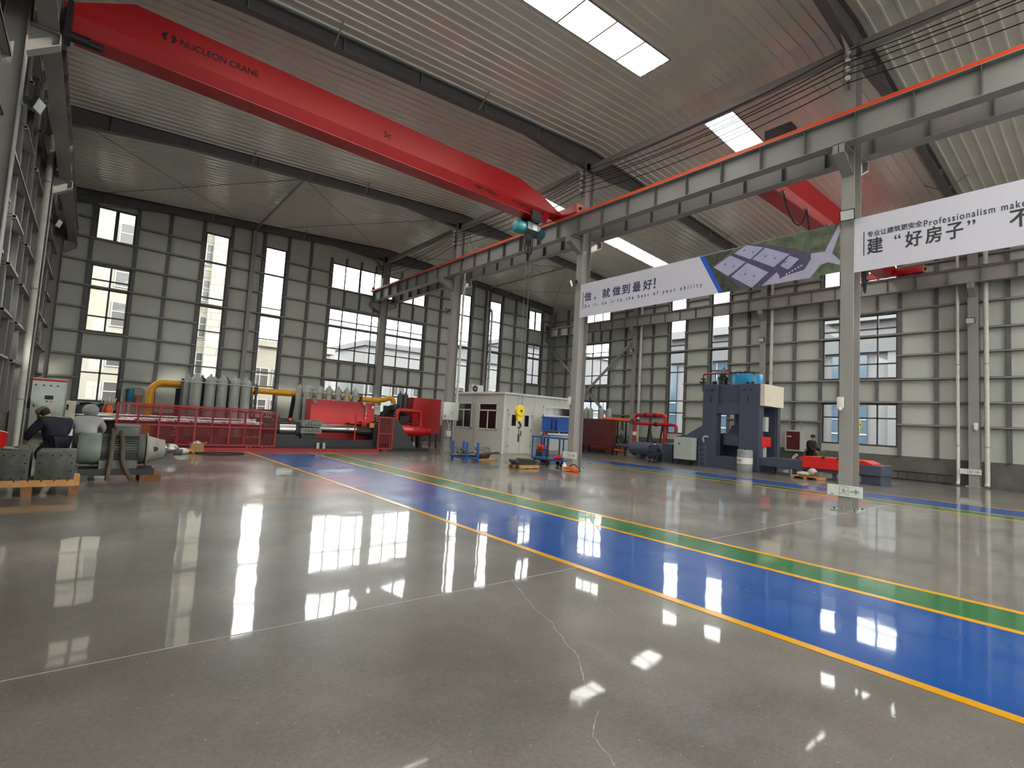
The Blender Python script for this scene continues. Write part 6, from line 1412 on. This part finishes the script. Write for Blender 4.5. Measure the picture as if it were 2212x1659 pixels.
def squat(lean, hx=0.0, drop=0.0, armx=0.45, armz=0.35):
    return dict(pelvis=(0, 0, 0.36-drop), chest=(0.12+lean*0.3, 0, 0.72-lean*0.12-drop), head=(0.2+lean*0.55+hx, 0, 0.98-lean*0.22-drop),
        shL=(0.13+lean*0.3, 0.19, 0.76-lean*0.12-drop), shR=(0.13+lean*0.3, -0.19, 0.76-lean*0.12-drop), elL=(0.36+lean*0.2, 0.25, 0.55-drop), elR=(0.36+lean*0.2, -0.25, 0.55-drop),
        wrL=(armx, 0.1, armz), wrR=(armx, -0.1, armz), hipL=(0, 0.1, 0.34-drop), hipR=(0, -0.1, 0.34-drop), knL=(0.36, 0.2, 0.5-drop*0.5), knR=(0.36, -0.2, 0.5-drop*0.5), anL=(0.06, 0.16, 0.09), anR=(0.06, -0.16, 0.09))
def bend():
    return dict(pelvis=(0, 0, 0.78), chest=(0.3, 0, 1.05), head=(0.55, 0.0, 1.14), shL=(0.32, 0.2, 1.04), shR=(0.32, -0.2, 1.04), elL=(0.42, 0.24, 0.76), elR=(0.42, -0.24, 0.76),
        wrL=(0.52, 0.1, 0.56), wrR=(0.52, -0.1, 0.56), hipL=(0, 0.1, 0.76), hipR=(0, -0.1, 0.76), knL=(0.16, 0.14, 0.44), knR=(0.16, -0.14, 0.44), anL=(-0.02, 0.14, 0.09), anR=(-0.02, -0.14, 0.09))
def stand():
    return dict(pelvis=(0, 0, 0.92), chest=(0.02, 0, 1.3), head=(0.07, 0, 1.63), shL=(0.0, 0.2, 1.42), shR=(0.0, -0.2, 1.42), elL=(0.08, 0.25, 1.15), elR=(0.06, -0.27, 1.15), wrL=(0.34, 0.18, 1.1), wrR=(0.3, -0.2, 1.02),
        hipL=(0, 0.1, 0.9), hipR=(0, -0.1, 0.9), knL=(0.03, 0.11, 0.5), knR=(0.03, -0.11, 0.5), anL=(0, 0.12, 0.09), anR=(0, -0.12, 0.09))
def hunch():
    return dict(pelvis=(0, 0, 0.68), chest=(0.14, 0, 1.0), head=(0.3, 0.08, 1.2), shL=(0.12, 0.23, 1.06), shR=(0.12, -0.23, 1.06), elL=(0.28, 0.34, 0.8), elR=(0.28, -0.32, 0.8),
        wrL=(0.5, 0.22, 0.68), wrR=(0.5, -0.15, 0.66), hipL=(0, 0.1, 0.66), hipR=(0, -0.1, 0.66), knL=(0.26, 0.16, 0.42), knR=(0.26, -0.16, 0.42), anL=(0.0, 0.15, 0.09), anR=(0.0, -0.15, 0.09))
T, J = person('person in navy workwear and khaki cap hunched over behind the steel blocks', (-0.42, 13.85, 0), math.radians(125), hunch(), M_NAVYC, M_NAVYC, M_HAIR, cap=M_CAP)
T.part('reflective_stripe', MB().tube(smooth_path([J['shR']+Vector((0.0, -0.08, 0.07)), J['chest']+Vector((0.05, -0.02, 0.16)), J['shL']+Vector((0.02, 0.06, 0.07))]), 0.014, 6), M_GBOX)
person('person in a grey quilted hooded coat crouching behind the electric motor', (0.0, 15.0, 0), math.radians(80), {k: (v[0], v[1], v[2]+(0.32 if k[:2] not in ('an',) else 0)) for k, v in squat(0.2, drop=0.0).items()}, M_GREYC, M_BLKC, M_HAIR, hood=M_GREYC)
person('person in dark navy jacket crouching in front of the large blue-grey cylinder', (21.3, 15.0, 0), math.radians(10), squat(0.25), M_NAVYC, M_NAVYC, M_HAIR)
person('second crouching person mostly hidden behind the navy jacketed one by the cylinder', (21.95, 15.05, 0), math.radians(100), squat(0.1, drop=0.06), M_BLKC, M_BLKC, M_HAIR)
person('person in black jacket standing behind the red die plate, one hand held out', (25.2, 9.3, 0), math.radians(-95), stand(), M_BLKC, M_BLKC, M_HAIR)
